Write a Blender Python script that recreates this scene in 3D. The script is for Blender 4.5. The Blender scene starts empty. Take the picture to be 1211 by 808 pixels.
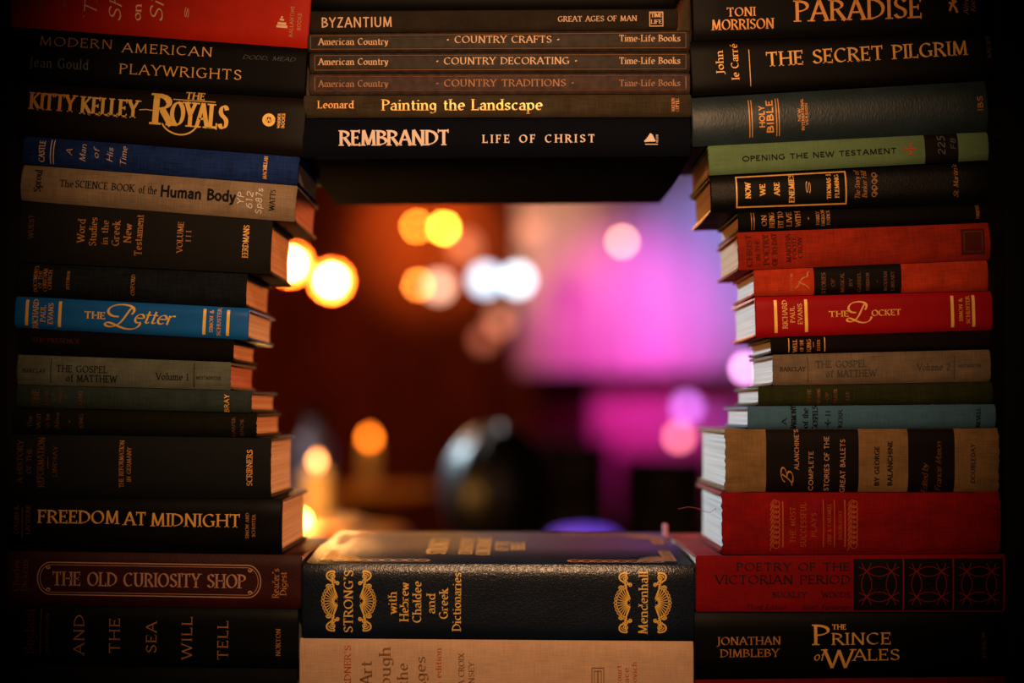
import bpy, bmesh, math, random
from mathutils import Vector, Matrix
C = bpy.context.scene.collection
R = random.Random(7)
PI = math.pi

# ------------------------------------------------------------------ camera, world, lights, exposure
D0 = 1.19; F = 1676.0; CX = 605.5; HY = 487.0; CZ = 1.30; S0 = D0 / F
sc = bpy.context.scene
cam_d = bpy.data.cameras.new('camera'); cam = bpy.data.objects.new('camera', cam_d); C.objects.link(cam)
cam.location = (0, 0, CZ); cam.rotation_euler = (PI/2, 0, 0)
cam_d.sensor_width = 36.0; cam_d.lens = F/1211*36; cam_d.shift_y = 83/1211; cam_d.clip_start = .02
cam_d.dof.use_dof = True; cam_d.dof.focus_distance = D0+.004; cam_d.dof.aperture_fstop = 1.4
sc.camera = cam
w = bpy.data.worlds.new('world'); sc.world = w; w.use_nodes = True
w.node_tree.nodes['Background'].inputs[0].default_value = (.02, .01, .012, 1)
w.node_tree.nodes['Background'].inputs[1].default_value = .1
sc.view_settings.view_transform = 'Standard'; sc.view_settings.look = 'None'
sc.view_settings.exposure = 0; sc.view_settings.gamma = 1; sc.view_settings.use_curve_mapping = False

def light(name, kind, loc, target, energy, color, size=.1, spot=40, blend=1.0):
    d = bpy.data.lights.new(name, kind); o = bpy.data.objects.new(name, d); C.objects.link(o)
    o.location = loc; d.energy = energy; d.color = color
    if kind == 'SPOT': d.spot_size = math.radians(spot); d.spot_blend = blend; d.shadow_soft_size = size
    elif kind == 'AREA': d.size = size
    else: d.shadow_soft_size = size
    if target is not None:
        o.rotation_euler = (Vector(target)-Vector(loc)).to_track_quat('-Z', 'Y').to_euler()
    return o
def P(px, py, d): return Vector(((px-CX)/F*d, d, CZ-(py-HY)/F*d))
# warm picture light over the book wall
light('picture_spotlight', 'SPOT', (.03, -.15, 1.95), (.01, 1.19, 1.405), 84, (1, .56, .29), .05, 38.5, 1.0)
# cool stage wash from the left rear, warm bar lights from the right rear and the left
light('stage_cool_spotlight', 'SPOT', (-2.3, 5.0, 2.75), (.3, 1.3, 1.2), 1000, (.62, .86, 1.0), .12, 40, .8)
light('bar_warm_spotlight', 'SPOT', (1.9, 3.9, 1.9), (-.3, 1.3, 1.26), 430, (1, .27, .065), .12, 40, .7)
light('bar_amber_spotlight', 'SPOT', (-.9, 4.4, 1.42), (.26, 1.3, 1.50), 170, (1, .33, .07), .08, 11, .8)

# ------------------------------------------------------------------ materials
def newmat(name):
    m = bpy.data.materials.new(name); m.use_nodes = True
    nt = m.node_tree; b = nt.nodes['Principled BSDF']; return m, nt, b
def N(nt, t, **k):
    n = nt.nodes.new(t)
    for a, v in k.items(): setattr(n, a, v)
    return n
def coords(nt, scale):
    tc = N(nt, 'ShaderNodeTexCoord'); mp = N(nt, 'ShaderNodeMapping'); mp.inputs['Scale'].default_value = scale
    nt.links.new(tc.outputs['Object'], mp.inputs[0]); return mp
def mottled(nt, b, col, amt, scale, dark=.55):
    mp = coords(nt, scale); nz = N(nt, 'ShaderNodeTexNoise'); nz.inputs['Scale'].default_value = 1; nz.inputs['Detail'].default_value = 6
    nt.links.new(mp.outputs[0], nz.inputs[0])
    cr = N(nt, 'ShaderNodeValToRGB'); cr.color_ramp.elements[0].position = .35; cr.color_ramp.elements[1].position = .68
    k = 1-amt
    cr.color_ramp.elements[0].color = (col[0]*k, col[1]*k, col[2]*k, 1); cr.color_ramp.elements[1].color = (*col, 1)
    nt.links.new(nz.outputs[0], cr.inputs[0]); return cr
def cloth(name, col, weave=.35, rough=.8, wear=.3, spec=.10):
    m, nt, b = newmat(name); col = tuple(min(.9, .70*c**1.04) for c in col)
    cr = mottled(nt, b, col, wear, (45, 45, 60))
    outs = []
    for sc_ in ((1500, 30, 60), (60, 30, 1500)):
        mp = coords(nt, sc_); nz = N(nt, 'ShaderNodeTexNoise'); nz.inputs['Scale'].default_value = 1; nz.inputs['Detail'].default_value = 1
        nt.links.new(mp.outputs[0], nz.inputs[0]); outs.append(nz.outputs[0])
    ad = N(nt, 'ShaderNodeMath', operation='ADD'); nt.links.new(outs[0], ad.inputs[0]); nt.links.new(outs[1], ad.inputs[1])
    mr = N(nt, 'ShaderNodeMapRange'); mr.inputs[1].default_value = .7; mr.inputs[2].default_value = 1.3
    mr.inputs[3].default_value = 1-weave; mr.inputs[4].default_value = 1+weave*.6; nt.links.new(ad.outputs[0], mr.inputs[0])
    vm = N(nt, 'ShaderNodeVectorMath', operation='SCALE'); nt.links.new(cr.outputs[0], vm.inputs[0]); nt.links.new(mr.outputs[0], vm.inputs['Scale'])
    nt.links.new(vm.outputs[0], b.inputs['Base Color'])
    bp = N(nt, 'ShaderNodeBump'); bp.inputs['Strength'].default_value = .35; bp.inputs['Distance'].default_value = .0004
    nt.links.new(ad.outputs[0], bp.inputs['Height']); nt.links.new(bp.outputs[0], b.inputs['Normal'])
    b.inputs['Roughness'].default_value = rough; b.inputs['Specular IOR Level'].default_value = spec
    return m
def leather(name, col, rough=.4, scale=500, depth=.0008, spec=.16, stretch=(1, 1, 1)):
    m, nt, b = newmat(name)
    cr = mottled(nt, b, col, .35, (25, 25, 40)); nt.links.new(cr.outputs[0], b.inputs['Base Color'])
    mp = coords(nt, stretch); v = N(nt, 'ShaderNodeTexVoronoi', feature='DISTANCE_TO_EDGE'); v.inputs['Scale'].default_value = scale
    nz = N(nt, 'ShaderNodeTexNoise'); nz.inputs['Scale'].default_value = scale*.7; nz.inputs['Detail'].default_value = 3
    nt.links.new(mp.outputs[0], v.inputs[0]); nt.links.new(mp.outputs[0], nz.inputs[0])
    mx = N(nt, 'ShaderNodeMath', operation='ADD'); nt.links.new(v.outputs[0], mx.inputs[0]); nt.links.new(nz.outputs[0], mx.inputs[1])
    bp = N(nt, 'ShaderNodeBump'); bp.inputs['Strength'].default_value = .6; bp.inputs['Distance'].default_value = depth
    nt.links.new(mx.outputs[0], bp.inputs['Height']); nt.links.new(bp.outputs[0], b.inputs['Normal'])
    b.inputs['Roughness'].default_value = rough; b.inputs['Specular IOR Level'].default_value = spec
    return m
def plain(name, col, rough=.6, metal=0, spec=.08, wear=.15, scale=(60, 60, 60)):
    m, nt, b = newmat(name)
    cr = mottled(nt, b, col, wear, scale); nt.links.new(cr.outputs[0], b.inputs['Base Color'])
    b.inputs['Roughness'].default_value = rough; b.inputs['Metallic'].default_value = metal; b.inputs['Specular IOR Level'].default_value = spec
    return m
def paper(name, col):
    m, nt, b = newmat(name)
    mp = coords(nt, (3, 3, 1700)); nz = N(nt, 'ShaderNodeTexNoise'); nz.inputs['Scale'].default_value = 1; nz.inputs['Detail'].default_value = 3
    nt.links.new(mp.outputs[0], nz.inputs[0])
    cr = N(nt, 'ShaderNodeValToRGB'); cr.color_ramp.elements[0].position = .3; cr.color_ramp.elements[1].position = .6
    cr.color_ramp.elements[0].color = (col[0]*.55, col[1]*.5, col[2]*.45, 1); cr.color_ramp.elements[1].color = (*col, 1)
    nt.links.new(nz.outputs[0], cr.inputs[0]); nt.links.new(cr.outputs[0], b.inputs['Base Color'])
    bp = N(nt, 'ShaderNodeBump'); bp.inputs['Strength'].default_value = .5; bp.inputs['Distance'].default_value = .0003
    nt.links.new(nz.outputs[0], bp.inputs['Height']); nt.links.new(bp.outputs[0], b.inputs['Normal'])
    b.inputs['Roughness'].default_value = .85; b.inputs['Specular IOR Level'].default_value = .2
    return m
def foil(name, col, wear=.5, metal=.15, rough=.4):
    m, nt, b = newmat(name)
    cr = mottled(nt, b, col, wear, (260, 260, 260)); nt.links.new(cr.outputs[0], b.inputs['Base Color'])
    b.inputs['Roughness'].default_value = rough; b.inputs['Metallic'].default_value = metal
    return m
def emit(name, col, strength):
    m, nt, b = newmat(name); b.inputs['Base Color'].default_value = (*col, 1)
    b.inputs['Emission Color'].default_value = (*col, 1); b.inputs['Emission Strength'].default_value = strength; return m

GOLD = foil('gilt_lettering', (1.0, .52, .10), .2)
GOLDB = foil('bright_gilt_lettering', (1.0, .62, .12), .1)
GOLDD = foil('dull_gilt_lettering', (.60, .25, .055), .4)
GOLDX = foil('faded_gilt_lettering', (.22, .08, .025), .5)
ORNG = foil('orange_foil_lettering', (1.0, .42, .08), .2)
CREAM = plain('cream_lettering_ink', (1.0, .66, .40), .6)
PALE = plain('pale_lettering_ink', (1.0, .80, .66), .55, wear=.05)
SILV = plain('grey_lettering_ink', (.13, .14, .16), .6)
WHITE = plain('white_marker_ink', (.9, .85, .8), .6)
INK = plain('black_lettering_ink', (.008, .008, .009), .6)
INKF = plain('faded_black_lettering_ink', (.055, .06, .055), .7)
INKR = plain('brown_red_lettering_ink', (.10, .012, .004), .7)
REDI = plain('red_lettering_ink', (.55, .10, .035), .6)
REDM = plain('muted_red_line_ink', (.25, .015, .012), .6)
BROWNI = plain('brown_lettering_ink', (.26, .13, .05), .6)
PAGE = paper('cream_paper', (.78, .66, .48)); PAGEW = paper('white_paper', (.86, .86, .84)); PAGEO = paper('warm_lit_paper', (.70, .45, .26))  # PAGEO has the warm light on the page heads put into its colour
PAGER = paper('reddened_page_edges', (.55, .20, .13))
BAND = plain('headband_thread', (.5, .35, .2), .8)

# ------------------------------------------------------------------ mesh helpers
def mesh_obj(name, verts, faces, mat, parent=None, smooth=False, sharp=35):
    me = bpy.data.meshes.new(name); me.from_pydata([tuple(v) for v in verts], [], faces); me.update()
    if smooth:
        bm = bmesh.new(); bm.from_mesh(me); bmesh.ops.recalc_face_normals(bm, faces=bm.faces)
        lim = math.radians(sharp)
        for f in bm.faces: f.smooth = True
        for e in bm.edges:
            if len(e.link_faces) != 2 or e.calc_face_angle(0) > lim: e.smooth = False
        bm.to_mesh(me); bm.free()
    o = bpy.data.objects.new(name, me); C.objects.link(o)
    if mat: me.materials.append(mat)
    if parent: o.parent = parent
    return o
def tag(o, label, cat, group=None, kind=None):
    o['label'] = label; o['category'] = cat
    if group: o['group'] = group
    if kind: o['kind'] = kind
    return o
def empty(name, loc, rot=(0, 0, 0)):
    o = bpy.data.objects.new(name, None); o.empty_display_size = .05; o.location = loc; o.rotation_euler = rot; C.objects.link(o); return o
class MB:
    def __init__(s): s.v = []; s.f = []
    def box(s, a, b):
        i = len(s.v); x0, y0, z0 = a; x1, y1, z1 = b
        s.v += [(x0,y0,z0),(x1,y0,z0),(x1,y1,z0),(x0,y1,z0),(x0,y0,z1),(x1,y0,z1),(x1,y1,z1),(x0,y1,z1)]
        s.f += [(i,i+3,i+2,i+1),(i+4,i+5,i+6,i+7),(i,i+1,i+5,i+4),(i+1,i+2,i+6,i+5),(i+2,i+3,i+7,i+6),(i+3,i,i+4,i+7)]; return s
    def lathe(s, prof, c=(0, 0, 0), n=24):
        i = len(s.v)
        for r, z in prof:
            for k in range(n):
                a = 2*PI*k/n; s.v.append((c[0]+r*math.cos(a), c[1]+r*math.sin(a), c[2]+z))
        for j in range(len(prof)-1):
            for k in range(n):
                s.f.append((i+j*n+k, i+j*n+(k+1) % n, i+(j+1)*n+(k+1) % n, i+(j+1)*n+k))
        s.f.append(tuple(i+k for k in reversed(range(n)))); s.f.append(tuple(i+(len(prof)-1)*n+k for k in range(n))); return s
    def tube(s, pts, r, n=8):
        i = len(s.v); pts = [Vector(p) for p in pts]
        for j, p in enumerate(pts):
            t = (pts[min(j+1, len(pts)-1)]-pts[max(j-1, 0)]).normalized()
            u = t.cross(Vector((0, 0, 1)) if abs(t.z) < .9 else Vector((1, 0, 0))).normalized(); w_ = t.cross(u)
            for k in range(n):
                a = 2*PI*k/n; s.v.append(tuple(p+u*(r*math.cos(a))+w_*(r*math.sin(a))))
        for j in range(len(pts)-1):
            for k in range(n):
                s.f.append((i+j*n+k, i+j*n+(k+1) % n, i+(j+1)*n+(k+1) % n, i+(j+1)*n+k))
        s.f.append(tuple(i+k for k in reversed(range(n)))); s.f.append(tuple(i+(len(pts)-1)*n+k for k in range(n))); return s
    def build(s, name, mat, parent=None, smooth=True): return mesh_obj(name, s.v, s.f, mat, parent, smooth)

# ------------------------------------------------------------------ drawn alphabet (strokes; cap height 1)
G = {
'A': '.72|L0,0,.36,1|L.36,1,.72,0|L.13,.35,.59,.35',
'B': '.6|L.08,0,.08,1|B.08,1,.64,1,.62,.54,.08,.54|B.08,.54,.76,.54,.74,0,.08,0',
'C': '.7|E.4,.5,.37,.5,48,312', 'D': '.74|L.08,0,.08,1|B.08,1,.92,1,.92,0,.08,0',
'E': '.54|L.08,0,.08,1|L.08,1,.52,1|L.08,.52,.42,.52|L.08,0,.54,0', 'F': '.52|L.08,0,.08,1|L.08,1,.52,1|L.08,.52,.42,.52',
'G': '.76|E.4,.5,.37,.5,48,305|L.66,.08,.66,.42|L.5,.42,.78,.42', 'H': '.76|L.08,0,.08,1|L.68,0,.68,1|L.08,.52,.68,.52',
'I': '.18|L.09,0,.09,1', 'J': '.3|L.2,1,.2,.05|B.2,.05,.2,-.2,.02,-.25,-.04,-.18', 'K': '.66|L.08,0,.08,1|L.58,1,.08,.45|L.2,.57,.66,0',
'L': '.52|L.08,0,.08,1|L.08,0,.54,0', 'M': '.9|L.1,0,.14,1|L.14,1,.45,.06|L.45,.06,.76,1|L.76,1,.8,0', 'N': '.78|L.1,0,.1,1|L.1,1,.68,0|L.68,0,.68,1',
'O': '.82|E.41,.5,.38,.5,0,360', 'P': '.56|L.08,0,.08,1|B.08,1,.7,1,.7,.48,.08,.48', 'Q': '.84|E.41,.5,.38,.5,0,360|L.48,.05,.88,-.22',
'R': '.66|L.08,0,.08,1|B.08,1,.68,1,.68,.5,.08,.5|L.3,.5,.66,0',
'S': '.54|B.48,.82,.44,1.05,.07,1.05,.07,.76,.07,.5,.5,.52,.5,.25,.5,-.06,.1,-.06,.05,.18',
'T': '.66|L.33,0,.33,1|L.02,1,.64,1', 'U': '.74|L.1,1,.1,.34|B.1,.34,.1,-.12,.64,-.12,.64,.34|L.64,.34,.64,1', 'V': '.7|L0,1,.35,0|L.35,0,.7,1',
'W': '1.04|L0,1,.28,0|L.28,0,.52,.95|L.52,.95,.76,0|L.76,0,1.04,1', 'X': '.68|L.04,1,.64,0|L.04,0,.64,1', 'Y': '.66|L.02,1,.33,.48|L.64,1,.33,.48|L.33,.48,.33,0',
'Z': '.62|L.06,1,.56,1|L.56,1,.04,0|L.04,0,.58,0',
'a': '.5|L.42,.0,.42,.42|B.42,.42,.42,.7,.12,.68,.08,.5|B.42,.38,.18,.36,.05,.3,.05,.16,.05,-.06,.34,-.04,.42,.14',
'b': '.56|L.08,0,.08,1|E.3,.32,.22,.32,0,360', 'c': '.48|E.3,.32,.24,.32,52,308', 'd': '.56|L.48,0,.48,1|E.27,.32,.22,.32,0,360',
'e': '.52|L.08,.35,.48,.35|E.28,.32,.22,.33,6,312', 'f': '.36|L.18,0,.18,.8|B.18,.8,.18,1.04,.36,1.02,.42,.93|L.04,.62,.36,.62',
'g': '.52|E.25,.34,.2,.29,0,360|L.45,.62,.45,-.08|B.45,-.08,.45,-.34,.12,-.34,.06,-.2',
'h': '.56|L.08,0,.08,1|B.08,.42,.14,.7,.47,.74,.47,.4|L.47,.4,.47,0', 'i': '.2|L.1,0,.1,.64|L.1,.84,.1,.92', 'j': '.24|L.14,.64,.14,-.1|B.14,-.1,.14,-.3,0,-.3,-.06,-.24|L.14,.84,.14,.92',
'k': '.52|L.08,0,.08,1|L.44,.64,.1,.3|L.2,.38,.5,0', 'l': '.18|L.09,0,.09,1', 'm': '.86|L.08,0,.08,.64|B.08,.42,.14,.7,.43,.74,.43,.4|L.43,.4,.43,0|B.43,.42,.49,.7,.78,.74,.78,.4|L.78,.4,.78,0',
'n': '.56|L.08,0,.08,.64|B.08,.42,.14,.7,.47,.74,.47,.4|L.47,.4,.47,0', 'o': '.56|E.28,.32,.24,.32,0,360', 'p': '.56|L.08,-.3,.08,.64|E.3,.32,.22,.32,0,360',
'q': '.56|L.48,-.3,.48,.64|E.27,.32,.22,.32,0,360', 'r': '.4|L.08,0,.08,.64|B.08,.4,.14,.66,.3,.68,.38,.58',
's': '.42|B.37,.53,.34,.68,.06,.68,.06,.48,.06,.32,.38,.34,.38,.16,.38,-.05,.08,-.04,.04,.12', 't': '.34|L.15,.86,.15,.14|B.15,.14,.15,-.04,.3,-.02,.34,.08|L.02,.62,.32,.62',
'u': '.56|L.08,.64,.08,.24|B.08,.24,.08,-.08,.42,-.1,.47,.22|L.47,.64,.47,0', 'v': '.5|L.02,.64,.25,0|L.25,0,.48,.64', 'w': '.76|L.02,.64,.2,0|L.2,0,.38,.6|L.38,.6,.56,0|L.56,0,.74,.64',
'x': '.5|L.04,.64,.46,0|L.04,0,.46,.64', 'y': '.5|L.02,.64,.26,0|L.48,.64,.2,-.16|B.2,-.16,.14,-.3,.06,-.3,.0,-.26', 'z': '.46|L.04,.62,.42,.62|L.42,.62,.04,0|L.04,0,.44,0',
'1': '.3|L.16,0,.16,1|L.16,1,.02,.84', '2': '.54|B.06,.78,.08,1.06,.48,1.06,.48,.72,.48,.44,.1,.3,.04,0|L.04,0,.52,0',
'5': '.54|L.46,1,.14,1|L.14,1,.1,.56|B.1,.56,.5,.74,.6,-.02,.22,-.02,.1,-.02,.06,.06,.04,.14', '6': '.54|B.44,.95,.2,1.02,.06,.6,.06,.3|E.27,.3,.21,.3,0,360',
'7': '.5|L.04,1,.48,1|L.48,1,.18,0', '8': '.54|E.27,.75,.19,.24,0,360|E.27,.26,.23,.27,0,360',
"'": '.16|L.1,1,.06,.78', '.': '.16|L.08,.0,.08,.07', ',': '.16|L.1,.05,.04,-.12', '-': '.34|L.04,.36,.3,.36', '*': '.34|E.17,.45,.06,.06,0,360',
'&': '.76|B.7,.42,.62,.0,.4,-.04,.28,-.02,-.06,.04,.06,.44,.26,.54,.46,.66,.5,1.0,.3,1.0,.1,1.0,.1,.7,.26,.52,.4,.3,.55,.1,.74,0',
'?': '.46|B.04,.78,.06,1.06,.42,1.06,.42,.76,.42,.56,.22,.5,.22,.26|L.22,.0,.22,.07', '!': '.18|L.09,.3,.09,1|L.09,0,.09,.07',
'é': '.52|L.08,.35,.48,.35|E.28,.32,.22,.33,6,312|L.24,.78,.4,.98',
'~': '.6|B.5,.7,.5,.98,.1,.96,.12,.72,.14,.5,.46,.5,.46,.28,.46,.05,.1,.05,.1,.3',
# script capitals
'\x01': '1.08|B.40,.46,-.10,.40,-.06,1.08,.5,1.08,.86,1.08,.98,.86,.80,.60|B.86,1.0,.70,.9,.60,.3,.36,.04,.2,-.14,-.1,-.06,-.02,.1,.1,.28,.4,-.14,.72,-.14,.95,-.14,1.06,.0,1.1,.2',
'\x02': '1.0|B.1,.1,.3,.0,.42,.6,.46,.95|B.12,.7,.1,1.15,.9,1.15,.84,.8,.8,.56,.5,.54,.36,.52|B.4,.54,.9,.56,.9,.0,.52,.0,.34,.0,.22,.08,.26,.2',
}
def bez(p, n=9):
    out = []
    for i in range(0, len(p)-3, 3):
        a, b_, c_, d = p[i:i+4]
        for k in range(0 if i == 0 else 1, n+1):
            t = k/n; u = 1-t
            out.append((u*u*u*a[0]+3*u*u*t*b_[0]+3*u*t*t*c_[0]+t*t*t*d[0], u*u*u*a[1]+3*u*u*t*b_[1]+3*u*t*t*c_[1]+t*t*t*d[1]))
    return out
GC = {}
def glyph(ch):
    if ch in GC: return GC[ch]
    parts = G[ch].split('|'); wd = float(parts[0]); st = []
    for s in parts[1:]:
        v = [float(t) for t in s[1:].split(',')]
        if s[0] == 'L':
            a, b_ = (v[0], v[1]), (v[2], v[3]); n = 5
            st.append(('L', [(a[0]+(b_[0]-a[0])*k/n, a[1]+(b_[1]-a[1])*k/n) for k in range(n+1)]))
        elif s[0] == 'B': st.append(('B', bez([(v[i], v[i+1]) for i in range(0, len(v), 2)])))
        else:
            cx, cy, rx, ry, a0, a1 = v; n = 22 if a1-a0 > 200 else 12
            st.append(('B', [(cx+rx*math.cos(math.radians(a0+(a1-a0)*k/n)), cy+ry*math.sin(math.radians(a0+(a1-a0)*k/n))) for k in range(n+1)]))
    GC[ch] = (wd, st); return GC[ch]
# W stroke weight, c contrast, s serif, g slant, sp letter gap
ST = dict(serif=dict(W=.165, c=.72, s=.22, g=0, sp=.14), bold=dict(W=.22, c=.7, s=.2, g=0, sp=.14), thin=dict(W=.12, c=.55, s=.18, g=0, sp=.2),
          sans=dict(W=.14, c=.12, s=0, g=0, sp=.16), sansb=dict(W=.2, c=.12, s=0, g=0, sp=.14), ital=dict(W=.13, c=.6, s=.06, g=.22, sp=.1),
          swash=dict(W=.13, c=.72, s=0, g=.0, sp=.02), script=dict(W=.16, c=.72, s=0, g=.28, sp=.02), cond=dict(W=.21, c=.75, s=.17, g=0, sp=.08), hand=dict(W=.13, c=.1, s=0, g=.1, sp=.15), wide=dict(W=.2, c=.7, s=.2, g=0, sp=.42))
def ribbon(pts, wf, out):
    """pts -> quads list in 2D; wf(theta) gives width"""
    n = len(pts); V = []
    for i in range(n):
        a = pts[max(i-1, 0)]; b_ = pts[min(i+1, n-1)]; dx, dy = b_[0]-a[0], b_[1]-a[1]; L = math.hypot(dx, dy) or 1e-9
        h = wf(math.atan2(dy, dx))*.5; nx, ny = -dy/L*h, dx/L*h
        V.append(((pts[i][0]+nx, pts[i][1]+ny), (pts[i][0]-nx, pts[i][1]-ny)))
    for i in range(n-1): out.append((V[i][0], V[i][1], V[i+1][1], V[i+1][0]))
def text_quads(s, w, h, style):
    st = ST[style]; pen = 0; items = []
    for ch in s:
        if ch == ' ': pen += .34+st['sp']; continue
        wd, gs = glyph(ch)
        items.append((pen, gs)); pen += wd+st['sp']
    tot = max(pen-st['sp'], .05); sx = w/tot; sy = h; Wt = st['W']*min(h, h*.5+sx*.5); c = st['c']
    def wf(th): return Wt*((1-c)+c*abs(math.sin(th-math.radians(22)))**1.2)
    out = []
    for pen, gs in items:
        ends = {}
        for k, pts in gs:
            for e in (pts[0], pts[-1]): ends[(round(e[0], 2), round(e[1], 2))] = ends.get((round(e[0], 2), round(e[1], 2)), 0)+1
        for k, pts in gs:
            stem = k == 'L' and abs(pts[0][1]-pts[-1][1]) > .02; tz = 0 if stem else Wt*(1-c*.6)/h
            q = [((pen+x+st['g']*y)*sx, (tz/2+y*(1-tz))*sy) for x, y in pts]
            if k == 'B' and len(q) < 30 or k == 'L' or len(q) >= 30: ribbon(q, wf, out)
            if k == 'L' and st['s']:
                a, b_ = pts[0], pts[-1]; horiz = abs(a[1]-b_[1]) < .02
                for e in (a, b_):
                    key = (round(e[0], 2), round(e[1], 2))
                    if not horiz and min(abs(e[1]-t) for t in (0, .64, 1, -.3)) < .02 and ends[key] == 1 or (not horiz and e[1] in (0, 1) and key[0] in (.08,) and k == 'L'):
                        X = (pen+e[0]+st['g']*e[1])*sx; Y = e[1]*sy; hw = st['s']*h*.5+Wt*.42; t = Wt*.32
                        lo = X-hw; hi = X+hw
                        if e[1] > .5 and e[1] < .99: hi = X
                        Yc = Y-(t/2 if e[1] > .3 else -t/2)
                        out.append(((lo, Yc+t/2), (lo, Yc-t/2), (hi, Yc-t/2), (hi, Yc+t/2)))
                    elif horiz and ends[key] == 1 and e[1] in (0, 1, .52) and abs(a[0]-b_[0]) > .2 and e[0] > .3 or (horiz and ends[key] == 1 and e[1] == 1):
                        X = (pen+e[0])*sx; Y = e[1]*sy; hl = st['s']*h*(1.05 if e[1] != .52 else .5)+Wt*.1; t = Wt*.35
                        y0, y1 = (Y-hl, Y+t*.5) if e[1] == 1 else ((Y-t*.5, Y+hl) if e[1] == 0 else (Y-hl, Y+hl))
                        out.append(((X-t, y1), (X-t, y0), (X, y0), (X, y1)))
    return out

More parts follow.
